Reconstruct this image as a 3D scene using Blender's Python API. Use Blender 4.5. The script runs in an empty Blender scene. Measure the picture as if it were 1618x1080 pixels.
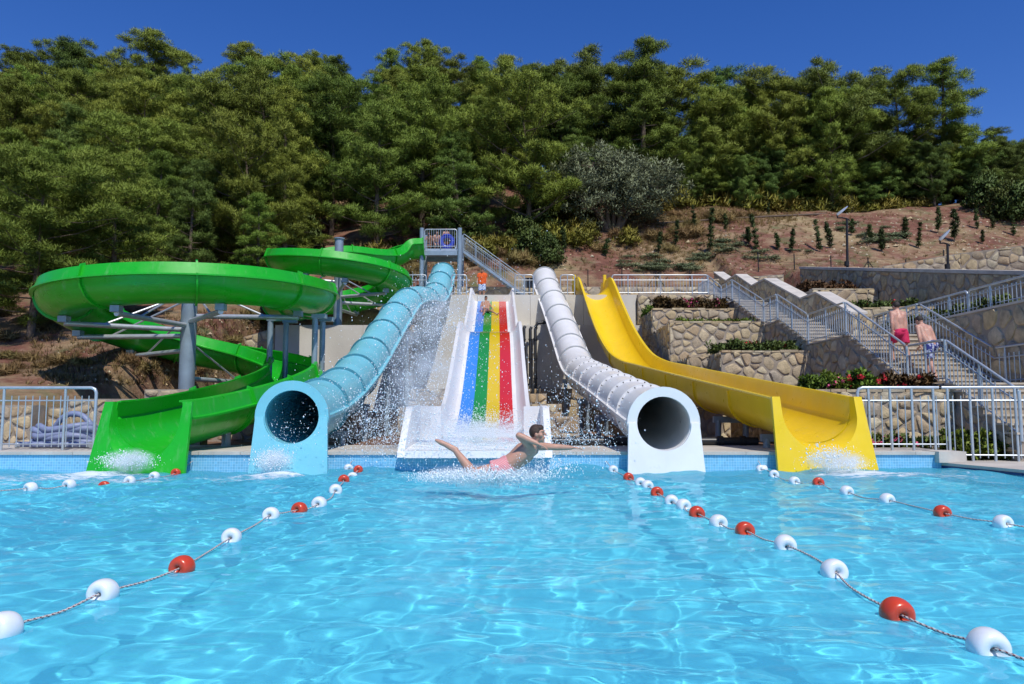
import bpy, math, random
import numpy as np
from math import sin, cos, pi, radians, sqrt, atan2, tan, exp, floor
from mathutils import Vector, Matrix, Quaternion
from mathutils import noise as mnoise

S = bpy.context.scene
COL = S.collection

# ------------------------------------------------------------------ camera, sky, sun, exposure
CAM_Z, FPX, PITCH = 1.1, 1200.0, radians(5.24)
cam = bpy.data.cameras.new('camera')
camo = bpy.data.objects.new('camera', cam)
COL.objects.link(camo)
S.camera = camo
cam.sensor_width = 36.0
cam.lens = 36.0 * FPX / 1618.0
cam.clip_start, cam.clip_end = 0.05, 2000.0
camo.location = (0, 0, CAM_Z)
camo.rotation_euler = (radians(90) + PITCH, 0, 0)

SUN_EL, SUN_SIDE = radians(56), radians(20)      # SUN_SIDE: to the right of straight behind the camera
SUN = Vector((sin(SUN_SIDE) * cos(SUN_EL), -cos(SUN_SIDE) * cos(SUN_EL), sin(SUN_EL)))
world = bpy.data.worlds.new('World')
S.world = world
world.use_nodes = True
wn, wl = world.node_tree.nodes, world.node_tree.links
sky = wn.new('ShaderNodeTexSky')
sky.sky_type = 'NISHITA'
sky.sun_disc = False
sky.sun_elevation = SUN_EL
sky.sun_rotation = atan2(SUN.x, SUN.y)
sky.altitude = 1500
sky.air_density = 1.0
sky.dust_density = 0.0
sky.ozone_density = 2.2
whs = wn.new('ShaderNodeHueSaturation')
whs.inputs['Saturation'].default_value = 1.34
whs.inputs['Hue'].default_value = 0.518
wl.new(sky.outputs[0], whs.inputs['Color'])
wl.new(whs.outputs[0], wn['Background'].inputs[0])
wn['Background'].inputs[1].default_value = 0.145
sun = bpy.data.lights.new('sun', 'SUN')
sun.energy = 3.9
sun.angle = radians(0.53)
sun.color = (1.0, 0.95, 0.87)
suno = bpy.data.objects.new('sun', sun)
COL.objects.link(suno)
suno.rotation_euler = SUN.to_track_quat('Z', 'Y').to_euler()
sun.cycles.is_caustics_light = True
S.view_settings.view_transform = 'Standard'
S.view_settings.look = 'None'
S.view_settings.gamma = 1.0
S.view_settings.exposure = 0.0
S.cycles.use_denoising = True
S.cycles.max_bounces = 8
S.cycles.volume_bounces = 3
S.cycles.transparent_max_bounces = 12

# ------------------------------------------------------------------ pixel -> place
def ray(px, py):
    u, v = (px - 809.0) / FPX, (540.0 - py) / FPX
    return Vector((u, cos(PITCH) - v * sin(PITCH), sin(PITCH) + v * cos(PITCH)))
def P(px, py, Y):
    d = ray(px, py)
    return Vector((0, 0, CAM_Z)) + d * (Y / d.y)
def PW(px, py, z=0.0):
    d = ray(px, py)
    return Vector((0, 0, CAM_Z)) + d * ((z - CAM_Z) / d.z)

# ------------------------------------------------------------------ object helpers
def empty(name, loc=(0, 0, 0), label=None, cat=None, group=None, kind=None, rz=0.0):
    o = bpy.data.objects.new(name, None)
    COL.objects.link(o)
    o.location = loc
    o.rotation_euler = (0, 0, rz)
    o.empty_display_size = 0.2
    tag(o, label, cat, group, kind)
    return o
def tag(o, label=None, cat=None, group=None, kind=None):
    if label: o['label'] = label
    if cat: o['category'] = cat
    if group: o['group'] = group
    if kind: o['kind'] = kind
    return o
def mesh_obj(name, verts, faces, mat, parent=None, smooth=None, mats=None, fmat=None):
    me = bpy.data.meshes.new(name)
    me.from_pydata([tuple(v) for v in verts], [], faces)
    for m in (mats or [mat]):
        me.materials.append(m)
    if fmat is not None:
        me.polygons.foreach_set('material_index', fmat)
    if smooth is not None:
        me.polygons.foreach_set('use_smooth', [True] * len(me.polygons))
        if smooth < 170:
            me.set_sharp_from_angle(angle=radians(smooth))
    me.update()
    return link(name, me, parent)
def link(name, me, parent=None):
    o = bpy.data.objects.new(name, me)
    COL.objects.link(o)
    if parent is not None:
        o.parent = parent
        # parents are placed before their children: keep child data in world coordinates
        o.matrix_parent_inverse = parent_inv(parent)
    return o
def parent_inv(p):
    m = Matrix.Identity(4)
    chain = []
    q = p
    while q is not None:
        chain.append(q); q = q.parent
    for q in reversed(chain):
        m = m @ (q.matrix_parent_inverse @ q.matrix_basis if q.parent else q.matrix_basis)
    return m.inverted()

class MB:
    """collects simple shapes for one mesh"""
    def __init__(s): s.v, s.f, s.m = [], [], []
    def add(s, v, f, m=0):
        b = len(s.v); s.v += [tuple(p) for p in v]
        s.f += [tuple(i + b for i in q) for q in f]; s.m += [m] * len(f); return s
    def box(s, x0, x1, y0, y1, z0, z1, m=0):
        v = [(x0,y0,z0),(x1,y0,z0),(x1,y1,z0),(x0,y1,z0),(x0,y0,z1),(x1,y0,z1),(x1,y1,z1),(x0,y1,z1)]
        f = [(0,3,2,1),(4,5,6,7),(0,1,5,4),(1,2,6,5),(2,3,7,6),(3,0,4,7)]
        return s.add(v, f, m)
    def tube(s, pts, r, n=8, cap=True, m=0):
        pts = [Vector(p) for p in pts]
        rr = r if isinstance(r, (list, tuple)) else [r] * len(pts)
        t0 = (pts[1] - pts[0]).normalized()
        a = Vector((0, 0, 1)) if abs(t0.z) < .9 else Vector((1, 0, 0))
        u = t0.cross(a).normalized()
        rings = []
        for i, p in enumerate(pts):
            if i == 0: t = t0
            elif i == len(pts) - 1: t = (pts[i] - pts[i-1]).normalized()
            else: t = ((pts[i+1] - pts[i]).normalized() + (pts[i] - pts[i-1]).normalized()).normalized()
            u = (u - t * u.dot(t)).normalized(); w = t.cross(u)
            rings.append([p + (u * cos(2*pi*k/n) + w * sin(2*pi*k/n)) * rr[i] for k in range(n)])
        v = [q for R in rings for q in R]; f = []
        for i in range(len(rings) - 1):
            for k in range(n):
                k2 = (k + 1) % n
                f.append((i*n+k, i*n+k2, (i+1)*n+k2, (i+1)*n+k))
        if cap:
            f.append(tuple(reversed(range(n)))); f.append(tuple(range((len(rings)-1)*n, len(rings)*n)))
        return s.add(v, f, m)
    def build(s, name, mat, parent=None, smooth=None, mats=None):
        return mesh_obj(name, s.v, s.f, mat, parent, smooth, mats, s.m if mats else None)

def catmull(pts, step):
    pts = [Vector(p) for p in pts]
    P_ = [pts[0] * 2 - pts[1]] + pts + [pts[-1] * 2 - pts[-2]]
    out = []
    for i in range(1, len(P_) - 2):
        p0, p1, p2, p3 = P_[i-1], P_[i], P_[i+1], P_[i+2]
        n = 24
        for k in range(n):
            t = k / n
            out.append(0.5 * ((2*p1) + (p2-p0)*t + (2*p0-5*p1+4*p2-p3)*t*t + (3*p1-p0-3*p2+p3)*t**3))
    out.append(pts[-1])
    d = [0]
    for a, b in zip(out, out[1:]): d.append(d[-1] + (b - a).length)
    n = max(2, round(d[-1] / step)); res = []; j = 0
    for k in range(n + 1):
        s_ = d[-1] * k / n
        while j < len(d) - 2 and d[j+1] < s_: j += 1
        t = (s_ - d[j]) / max(1e-9, d[j+1] - d[j])
        res.append(out[j].lerp(out[j+1], min(1, t)))
    return res
def frames(path):
    fr = []
    for i, p in enumerate(path):
        a = path[max(0, i-1)]; b = path[min(len(path)-1, i+1)]
        t = (b - a).normalized()
        sd = t.cross(Vector((0, 0, 1))).normalized()
        fr.append((p, sd, sd.cross(t).normalized(), t))
    return fr
def sweep(fr, prof, closed=True, cap=True):
    """prof: closed loop of (side, up)"""
    n = len(prof); v = []; f = []
    for p, s_, u, t in fr:
        v += [p + s_ * a + u * b for a, b in prof]
    for i in range(len(fr) - 1):
        for k in range(n if closed else n - 1):
            k2 = (k + 1) % n
            f.append((i*n+k, (i+1)*n+k, (i+1)*n+k2, i*n+k2))
    return v, f
def shell(poly, th):
    """thicken an open polyline to its right-hand side -> closed loop"""
    n = len(poly); off = []
    for i in range(n):
        a = poly[max(0, i-1)]; b = poly[min(n-1, i+1)]
        dx, dy = b[0]-a[0], b[1]-a[1]; L = sqrt(dx*dx+dy*dy) or 1
        off.append((poly[i][0] + dy/L*th, poly[i][1] - dx/L*th))
    return list(poly) + off[::-1]
def offset_line(poly, d):
    s_ = shell(poly, d); n = len(poly)
    return s_[n:][::-1]
def frame_at(fr, i):
    return fr[max(0, min(len(fr)-1, i))]

# ------------------------------------------------------------------ materials
def new_mat(name):
    m = bpy.data.materials.new(name); m.use_nodes = True
    nt = m.node_tree
    return m, nt.nodes, nt.links, nt.nodes['Principled BSDF']
def simple(name, c, rough=.5, metal=0.0, var=.12, scale=3.0, bump=0.0, bscale=30.0, coat=0.0, objrand=0.0, spec=.5):
    m, n, l, b = new_mat(name)
    b.inputs['Roughness'].default_value = rough
    b.inputs['Metallic'].default_value = metal
    b.inputs['Coat Weight'].default_value = coat
    b.inputs['Coat Roughness'].default_value = .12
    b.inputs['Specular IOR Level'].default_value = spec
    tc = n.new('ShaderNodeTexCoord')
    nz = n.new('ShaderNodeTexNoise'); nz.inputs['Scale'].default_value = scale; nz.inputs['Detail'].default_value = 6
    l.new(tc.outputs['Object'], nz.inputs['Vector'])
    hs = n.new('ShaderNodeHueSaturation'); hs.inputs['Color'].default_value = (*c, 1)
    mr = n.new('ShaderNodeMapRange'); mr.inputs[1].default_value = .3; mr.inputs[2].default_value = .7
    mr.inputs[3].default_value = 1 - var; mr.inputs[4].default_value = 1 + var
    l.new(nz.outputs[0], mr.inputs[0])
    if objrand:
        oi = n.new('ShaderNodeObjectInfo'); m2 = n.new('ShaderNodeMapRange')
        m2.inputs[3].default_value = 1 - objrand; m2.inputs[4].default_value = 1 + objrand
        l.new(oi.outputs['Random'], m2.inputs[0])
        mu = n.new('ShaderNodeMath'); mu.operation = 'MULTIPLY'
        l.new(mr.outputs[0], mu.inputs[0]); l.new(m2.outputs[0], mu.inputs[1]); l.new(mu.outputs[0], hs.inputs['Value'])
    else:
        l.new(mr.outputs[0], hs.inputs['Value'])
    l.new(hs.outputs[0], b.inputs['Base Color'])
    if bump:
        n2 = n.new('ShaderNodeTexNoise'); n2.inputs['Scale'].default_value = bscale; n2.inputs['Detail'].default_value = 5
        l.new(tc.outputs['Object'], n2.inputs['Vector'])
        bp = n.new('ShaderNodeBump'); bp.inputs['Strength'].default_value = bump; bp.inputs['Distance'].default_value = .03
        l.new(n2.outputs[0], bp.inputs['Height']); l.new(bp.outputs[0], b.inputs['Normal'])
    return m
def gelcoat(name, c, rough=.3, coat=.15, wear=.12):
    """weathered fibreglass: faded patches, faint vertical lime streaks, uneven gloss"""
    m, n, l, b = new_mat(name)
    b.inputs['Coat Weight'].default_value = coat; b.inputs['Coat Roughness'].default_value = .15
    tc = n.new('ShaderNodeTexCoord')
    def nz(scale, sc=(1, 1, 1), det=6):
        mp = n.new('ShaderNodeMapping'); mp.inputs['Scale'].default_value = sc; l.new(tc.outputs['Object'], mp.inputs[0])
        z = n.new('ShaderNodeTexNoise'); z.inputs['Scale'].default_value = scale; z.inputs['Detail'].default_value = det; z.inputs['Roughness'].default_value = .65
        l.new(mp.outputs[0], z.inputs['Vector']); return z
    fade = n.new('ShaderNodeMapRange'); fade.inputs[1].default_value = .35; fade.inputs[2].default_value = .7; fade.inputs[3].default_value = 1 - wear; fade.inputs[4].default_value = 1 + wear * .5
    l.new(nz(.9).outputs[0], fade.inputs[0])
    hs = n.new('ShaderNodeHueSaturation'); hs.inputs['Color'].default_value = (*c, 1); l.new(fade.outputs[0], hs.inputs['Value'])
    st = n.new('ShaderNodeMapRange'); st.inputs[1].default_value = .56; st.inputs[2].default_value = .78; st.inputs[3].default_value = 0; st.inputs[4].default_value = wear * 1.6
    l.new(nz(7.0, (1, 1, .12)).outputs[0], st.inputs[0])
    mx = n.new('ShaderNodeMixRGB'); mx.inputs[2].default_value = (.55, .55, .50, 1); l.new(st.outputs[0], mx.inputs[0]); l.new(hs.outputs[0], mx.inputs[1])
    l.new(mx.outputs[0], b.inputs['Base Color'])
    rg_ = n.new('ShaderNodeMapRange'); rg_.inputs[1].default_value = .3; rg_.inputs[2].default_value = .7; rg_.inputs[3].default_value = rough * .75; rg_.inputs[4].default_value = rough * 1.5
    l.new(nz(3.0).outputs[0], rg_.inputs[0]); l.new(rg_.outputs[0], b.inputs['Roughness'])
    return m
def ramp(n, stops):
    r = n.new('ShaderNodeValToRGB'); e = r.color_ramp.elements
    while len(e) < len(stops): e.new(0.5)
    for x, (p_, c) in zip(e, stops): x.position = p_; x.color = (*c, 1)
    return r

M = {}
M['green'] = gelcoat('green_fibreglass', (.013, .43, .014), .32, .12, .10)
M['green_in'] = M['green']
M['blue'] = gelcoat('pale_blue_fibreglass', (.20, .58, .68), .34, .15, .10)
M['white_gel'] = gelcoat('white_fibreglass', (.80, .79, .77), .34, .15, .07)
M['yellow'] = gelcoat('yellow_fibreglass', (.82, .56, .008), .32, .15, .08)
M['flange_blue'] = simple('blue_flange', (.07, .26, .33), .5, var=.15, scale=4)
M['flange_white'] = simple('grey_flange', (.50, .51, .50), .5, var=.15, scale=4)
M['lane_blue'] = simple('blue_lane', (.06, .28, .78), .22, coat=.5, var=.06, scale=.8)
M['lane_green'] = simple('green_lane', (.02, .30, .04), .22, coat=.5, var=.06, scale=.8)
M['lane_yellow'] = simple('yellow_lane', (.80, .56, .01), .22, coat=.5, var=.06, scale=.8)
M['lane_red'] = simple('red_lane', (.66, .025, .02), .22, coat=.5, var=.06, scale=.8)
M['galv'] = simple('galvanised_steel', (.46, .51, .55), .38, metal=.45, var=.12, scale=6)
M['post'] = simple('grey_blue_steel', (.27, .34, .40), .45, metal=.3, var=.15, scale=3)
M['inox'] = simple('pale_rail_steel', (.50, .53, .55), .35, metal=.5, var=.1, scale=6)
M['dark'] = simple('dark_metal', (.02, .02, .022), .5, metal=.3, var=.2)
M['pipe'] = simple('black_pipe', (.018, .02, .024), .4, var=.2)
M['plaster'] = simple('beige_plaster', (.60, .565, .49), .85, var=.12, scale=.7, bump=.2, bscale=14)
M['concrete'] = simple('concrete', (.50, .46, .40), .85, var=.16, scale=1.6, bump=.3, bscale=25)
M['coping'] = simple('coping_stone', (.54, .50, .44), .8, var=.16, scale=2.2, bump=.15, bscale=25, objrand=.05)
M['mortar'] = simple('mortar', (.33, .28, .22), .95, var=.22, scale=3, bump=.5, bscale=30)
M['soil'] = simple('soil', (.16, .085, .05), .95, var=.3, scale=2, bump=.6, bscale=12)
M['bark'] = simple('bark', (.13, .095, .07), .9, var=.3, scale=6, bump=.6, bscale=20)
M['bark_pale'] = simple('pale_bark', (.27, .24, .21), .9, var=.3, scale=6, bump=.6, bscale=20)
M['rubber'] = simple('grey_blue_hose', (.22, .26, .40), .5, var=.12, scale=8)

def stone_material():
    m, n, l, b = new_mat('field_stone')
    b.inputs['Roughness'].default_value = .88
    oi = n.new('ShaderNodeObjectInfo'); ge = n.new('ShaderNodeNewGeometry')
    ad = n.new('ShaderNodeMath'); ad.operation = 'ADD'; l.new(oi.outputs['Random'], ad.inputs[0]); l.new(ge.outputs['Random Per Island'], ad.inputs[1])
    fr = n.new('ShaderNodeMath'); fr.operation = 'FRACT'; l.new(ad.outputs[0], fr.inputs[0])
    r = ramp(n, [(0, (.47, .36, .20)), (.2, (.56, .45, .27)), (.4, (.42, .34, .23)), (.58, (.46, .33, .19)), (.75, (.60, .52, .35)), (.9, (.36, .31, .24)), (1, (.50, .38, .24))])
    l.new(fr.outputs[0], r.inputs[0])
    tc = n.new('ShaderNodeTexCoord')
    nz = n.new('ShaderNodeTexNoise'); nz.inputs['Scale'].default_value = 5; nz.inputs['Detail'].default_value = 8; nz.inputs['Roughness'].default_value = .65
    l.new(tc.outputs['Object'], nz.inputs['Vector'])
    mr = n.new('ShaderNodeMapRange'); mr.inputs[1].default_value = .25; mr.inputs[2].default_value = .75; mr.inputs[3].default_value = .55; mr.inputs[4].default_value = 1.3
    l.new(nz.outputs[0], mr.inputs[0])
    hs = n.new('ShaderNodeHueSaturation'); l.new(r.outputs[0], hs.inputs['Color']); l.new(mr.outputs[0], hs.inputs['Value'])
    l.new(hs.outputs[0], b.inputs['Base Color'])
    n2 = n.new('ShaderNodeTexNoise'); n2.inputs['Scale'].default_value = 22; n2.inputs['Detail'].default_value = 6
    l.new(tc.outputs['Object'], n2.inputs['Vector'])
    bp = n.new('ShaderNodeBump'); bp.inputs['Strength'].default_value = .6; bp.inputs['Distance'].default_value = .03
    l.new(n2.outputs[0], bp.inputs['Height']); l.new(bp.outputs[0], b.inputs['Normal'])
    return m
M['stone'] = stone_material()

def leaf_material(name, c0, c1, trans=.25, rough=.6, objvar=.2):
    m, n, l, b = new_mat(name)
    b.inputs['Roughness'].default_value = rough
    b.inputs['Specular IOR Level'].default_value = .25
    at = n.new('ShaderNodeAttribute'); at.attribute_name = 'rnd'
    r = ramp(n, [(0, c0), (1, c1)]); l.new(at.outputs['Fac'], r.inputs[0])
    oi = n.new('ShaderNodeObjectInfo')
    mr = n.new('ShaderNodeMapRange'); mr.inputs[3].default_value = 1 - objvar; mr.inputs[4].default_value = 1 + objvar
    l.new(oi.outputs['Random'], mr.inputs[0])
    mh = n.new('ShaderNodeMapRange'); mh.inputs[3].default_value = .478; mh.inputs[4].default_value = .522
    wn_ = n.new('ShaderNodeTexWhiteNoise'); wn_.noise_dimensions = '1D'; l.new(oi.outputs['Random'], wn_.inputs['W'])
    l.new(wn_.outputs['Value'], mh.inputs[0])
    hs = n.new('ShaderNodeHueSaturation'); l.new(r.outputs[0], hs.inputs['Color']); l.new(mr.outputs[0], hs.inputs['Value']); l.new(mh.outputs[0], hs.inputs['Hue'])
    l.new(hs.outputs[0], b.inputs['Base Color'])
    t = n.new('ShaderNodeBsdfTranslucent'); l.new(hs.outputs[0], t.inputs['Color'])
    mx = n.new('ShaderNodeMixShader'); mx.inputs[0].default_value = trans
    l.new(b.outputs[0], mx.inputs[1]); l.new(t.outputs[0], mx.inputs[2])
    l.new(mx.outputs[0], n['Material Output'].inputs[0])
    return m
M['needle'] = leaf_material('pine_needles', (.13, .195, .022), (.29, .37, .06), trans=.12, objvar=.36)
M['needle_dark'] = leaf_material('dark_pine_needles', (.088, .15, .024), (.20, .285, .058), trans=.12, objvar=.32)
M['olive'] = leaf_material('olive_leaves', (.16, .185, .10), (.31, .335, .20), objvar=.05, trans=.12)
M['scrub'] = leaf_material('yellow_scrub_leaves', (.15, .14, .022), (.32, .28, .05), objvar=.2, trans=.14)
M['shrub'] = leaf_material('green_shrub_leaves', (.06, .095, .022), (.15, .20, .05), objvar=.2, trans=.14)
M['dry'] = leaf_material('dry_grass_blades', (.23, .16, .06), (.40, .30, .13), objvar=.2)
M['hedge_red'] = leaf_material('dark_red_hedge_leaves', (.055, .038, .014), (.15, .08, .03), objvar=.1, trans=.12)
M['hedge_green'] = leaf_material('bright_hedge_leaves', (.08, .15, .02), (.22, .32, .045), objvar=.1)
M['cypress'] = leaf_material('cypress_leaves', (.035, .065, .018), (.085, .125, .035), trans=.1, objvar=.35)
M['grey_herb'] = leaf_material('grey_green_herbs', (.13, .17, .085), (.24, .29, .17), objvar=.1)
M['petal_pink'] = simple('pink_petals', (.70, .10, .22), .6, var=.2)
M['petal_red'] = simple('red_petals', (.60, .02, .03), .6, var=.2)

# ------------------------------------------------------------------ terrain
WA, WB = Vector((14.6, 38.0)), Vector((14.75, 22.0))       # line of the tall dark retaining wall
def H(x, y):
    x = np.asarray(x, float); y = np.asarray(y, float)
    L_ = np.interp(y, [14, 17.8, 18.3, 25, 44, 86, 100, 150], [-1.6, .2, 1.15, 2.9, 9.2, 31.5, 34, 31])
    Ml = np.interp(y, [14, 33.4, 34.2, 37.4, 38.2, 41.5, 44, 86, 100, 150], [-1.6, .0, 4.4, 4.5, 6.6, 6.8, 9.0, 33, 36.5, 34])
    Ml = np.where(x > -5.2, np.interp(y, [14, 35.6, 36.4, 37.4, 38.2, 41.5, 44, 86, 100, 150], [-1.6, .0, 4.4, 4.5, 6.6, 6.8, 9.0, 33, 36.5, 34]), Ml)
    Mr = np.interp(y, [14, 35.6, 36.4, 37.4, 38.2, 41.5, 44, 50, 57, 80, 110, 150], [-1.6, .0, 4.4, 4.5, 6.6, 6.8, 8.8, 12.7, 16.8, 22.5, 24, 20])
    R1 = np.interp(y, [14, 17.9, 18.4, 29.0, 33, 38, 41.5, 57, 80, 110, 150], [-1.6, .2, 3.2, 3.4, 4.4, 6.2, 8.3, 16.8, 21, 21, 18])
    R2 = np.interp(y, [0, 14, 22, 38, 41.5, 57, 80, 110, 150], [1.0, 3.2, 4.9, 8.1, 8.9, 16.8, 21, 21, 18])
    def ss(a, b, v):
        t = np.clip((v - a) / (b - a), 0, 1); return t * t * (3 - 2 * t)
    a = ss(-12.2, -10.6, x)
    lo = L_ * (1 - a) + Ml * a
    far = ss(44, 60, y)
    bx = ss(-2, 10, x)
    m_ = lo * (1 - bx) + Mr * bx
    m_ = np.where(x < -2, lo, m_)
    c = ss(12.36, 12.6, x)
    r = m_ * (1 - c) + R1 * c
    d = WB - WA; nrm = Vector((d.y, -d.x)).normalized()    # points right/front of the wall line
    if nrm.x < 0: nrm = -nrm
    sd = (x - WA.x) * nrm.x + (y - WA.y) * nrm.y
    k = ss(.15, .5, sd) * (y < 41.5)
    r = r * (1 - k) + R2 * k
    bump = (np.sin(x * .9 + 1.3 * np.sin(y * .5)) * np.sin(y * .8 + .7) * .16 + np.sin(x * 2.3 + y * 1.1) * np.sin(y * 2.1 - x * .6) * .07)
    bumpy = np.clip((y - 42) / 3, 0, 1) + np.clip((-11 - x) / 2, 0, 1) * np.clip((y - 18.5) / 3, 0, 1)
    big = np.sin(x * .16 + 1) * np.sin(y * .13) * 1.2 * np.clip((y - 50) / 15, 0, 1)
    return r + bump * np.clip(bumpy, 0, 1) + big
def Hs(x, y): return float(H(np.array([x]), np.array([y]))[0])
def PG(px, py, y0=16.0, y1=140.0):
    """first point where the view ray meets the terrain"""
    d = ray(px, py)
    ys = np.linspace(y0, y1, 2500)
    xs = d.x / d.y * ys; zs = CAM_Z + d.z / d.y * ys
    hit = H(xs, ys) >= zs
    k = np.argmax(hit)
    if not hit.any(): k = int(np.argmin(np.abs(ys - 59.0)))
    return Vector((xs[k], ys[k], float(H(xs[k:k+1], ys[k:k+1])[0])))

def terrain_material():
    m, n, l, b = new_mat('hillside_soil')
    b.inputs['Roughness'].default_value = .95
    b.inputs['Specular IOR Level'].default_value = .2
    tc = n.new('ShaderNodeTexCoord')
    def noise(scale, detail=6, rough=.6):
        z = n.new('ShaderNodeTexNoise'); z.inputs['Scale'].default_value = scale; z.inputs['Detail'].default_value = detail; z.inputs['Roughness'].default_value = rough
        l.new(tc.outputs['Object'], z.inputs['Vector']); return z
    r1 = ramp(n, [(.3, (.10, .05, .035)), (.5, (.20, .088, .06)), (.7, (.33, .22, .155))])
    l.new(noise(1.1, 10, .7).outputs[0], r1.inputs[0])
    r2 = ramp(n, [(.3, (.28, .20, .105)), (.7, (.42, .32, .185))]); l.new(noise(2.5, 8).outputs[0], r2.inputs[0])
    mk = ramp(n, [(.47, (0, 0, 0)), (.62, (1, 1, 1))]); l.new(noise(.22, 6, .65).outputs[0], mk.inputs[0])
    mx = n.new('ShaderNodeMixRGB'); l.new(mk.outputs[0], mx.inputs[0]); l.new(r1.outputs[0], mx.inputs[1]); l.new(r2.outputs[0], mx.inputs[2])
    mk2 = ramp(n, [(.52, (0, 0, 0)), (.66, (.85, .85, .85))])
    z2 = noise(.5, 7, .7); z2.inputs['Vector'].default_value = (3, 3, 3)
    l.new(z2.outputs[0], mk2.inputs[0])
    mp = n.new('ShaderNodeMapping'); mp.inputs['Location'].default_value = (17, 5, 0); l.new(tc.outputs['Object'], mp.inputs[0]); l.new(mp.outputs[0], z2.inputs['Vector'])
    mx2 = n.new('ShaderNodeMixRGB'); mx2.inputs[2].default_value = (.13, .15, .065, 1)
    l.new(mk2.outputs[0], mx2.inputs[0]); l.new(mx.outputs[0], mx2.inputs[1])
    l.new(mx2.outputs[0], b.inputs['Base Color'])
    bp = n.new('ShaderNodeBump'); bp.inputs['Strength'].default_value = .9; bp.inputs['Distance'].default_value = .15
    l.new(noise(4, 10, .7).outputs[0], bp.inputs['Height']); l.new(bp.outputs[0], b.inputs['Normal'])
    return m
def build_terrain():
    xs = np.concatenate([np.linspace(-320, -62, 24), np.linspace(-60, -14, 60), np.linspace(-13.4, 24, 170), np.linspace(24.8, 70, 58), np.linspace(76, 320, 24)])
    ys = np.concatenate([np.linspace(14.9, 60, 210), np.linspace(60.6, 110, 60), np.linspace(114, 150, 10), [220, 400]])
    X, Y = np.meshgrid(xs, ys); Z = H(X, Y)
    Z = np.where(Y > 150, 20 - (Y - 150) * .1, Z)
    nx = len(xs)
    v = np.stack([X, Y, Z], -1).reshape(-1, 3).tolist()
    f = [(j*nx+i, j*nx+i+1, (j+1)*nx+i+1, (j+1)*nx+i) for j in range(len(ys)-1) for i in range(nx-1)]
    o = mesh_obj('hillside', v, f, terrain_material(), smooth=180)
    tag(o, kind='structure')
build_terrain()

# low ground all round, as one sheet under the pool, decks and hill
g = mesh_obj('ground', [(-900, -900, -2.5), (900, -900, -2.5), (900, 900, -2.5), (-900, 900, -2.5)], [(0, 1, 2, 3)], M['soil'])
tag(g, kind='structure')

# ------------------------------------------------------------------ pool
POOL_Y = 14.7
PR0, PR1 = Vector((8.25, 14.7)), Vector((11.6, -4.0))      # right edge of the pool
PXL = -19.0
def tile_material(name, c, grout, size, var):
    m, n, l, b = new_mat(name)
    b.inputs['Roughness'].default_value = .25
    tc = n.new('ShaderNodeTexCoord'); mp = n.new('ShaderNodeMapping'); l.new(tc.outputs['Object'], mp.inputs[0])
    br = n.new('ShaderNodeTexBrick'); br.offset = 0; br.inputs['Scale'].default_value = 1.0 / size
    br.inputs['Brick Width'].default_value = 1; br.inputs['Row Height'].default_value = 1
    br.inputs['Mortar Size'].default_value = .05; br.inputs['Color1'].default_value = (*c, 1)
    br.inputs['Color2'].default_value = tuple(x * (1 - var) for x in c) + (1,); br.inputs['Mortar'].default_value = (*grout, 1)
    l.new(mp.outputs[0], br.inputs['Vector']); l.new(br.outputs[0], b.inputs['Base Color'])
    return m, mp
floor_mat, _ = tile_material('pool_floor_tiles', (.20, .86, .98), (.22, .87, .98), .10, .05)
wall_mat, wmp = tile_material('pool_wall_tiles', (.20, .53, .78), (.45, .70, .84), .05, .18)
wmp.inputs['Rotation'].default_value = (radians(90), 0, 0)
pf = mesh_obj('pool_floor', [(PXL, -7, -1.85), (14, -7, -1.85), (14, POOL_Y + .05, -1.85), (PXL, POOL_Y + .05, -1.85)], [(0, 1, 2, 3)], floor_mat)
tag(pf, kind='structure'); pf.cycles.is_caustics_receiver = True
wb = MB(); wb.box(PXL, 8.6, POOL_Y, POOL_Y + .25, -2.1, .275)
pw = wb.build('pool_wall', wall_mat); tag(pw, kind='structure')
# side wall (right) and the pale deck with its navy tile line
dr = (PR1 - PR0)
side = MB()
def slab(mb, pts, z0, z1):
    n = len(pts)
    mb.add([(x, y, z0) for x, y in pts] + [(x, y, z1) for x, y in pts],
           [tuple(reversed(range(n))), tuple(range(n, 2*n))] + [(k, (k+1) % n, n + (k+1) % n, n + k) for k in range(n)])
    return mb
wall_mat2, wm2 = tile_material('pool_side_tiles', (.20, .53, .78), (.45, .70, .84), .05, .18)
wm2.inputs['Rotation'].default_value = (radians(90), 0, radians(90))
o = slab(MB(), [(PR0.x, PR0.y), (PR1.x, PR1.y), (PR1.x + .3, PR1.y), (PR0.x + .3, PR0.y)], -2.1, .03).build('pool_wall', wall_mat2); tag(o, kind='structure')
M['navy'] = simple('navy_tile', (.012, .02, .10), .2, var=.1, objrand=.1)
sdk = slab(MB(), [(PR0.x - .02, PR0.y - .02), (PR1.x - .02, PR1.y), (26, PR1.y), (26, 16.9), (PR0.x - .02, 16.9)], .075, .13).build('pool_deck', M['concrete']); tag(sdk, kind='structure')
nt_ = 0
L_ = dr.length; dn = dr.normalized()
tw = 0.62
for k in range(int(L_ / tw)):
    a = PR0 + dn * (k * tw + .006); b_ = PR0 + dn * ((k + 1) * tw - .006)
    nx_, ny_ = -dn.y, dn.x
    if nx_ > 0: nx_, ny_ = -nx_, -ny_
    t_ = slab(MB(), [(a.x + nx_*.035, a.y + ny_*.035), (b_.x + nx_*.035, b_.y + ny_*.035), (b_.x + .2, b_.y), (a.x + .2, a.y)], .03, .073).build('navy_tile', M['navy'], sdk)
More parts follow.
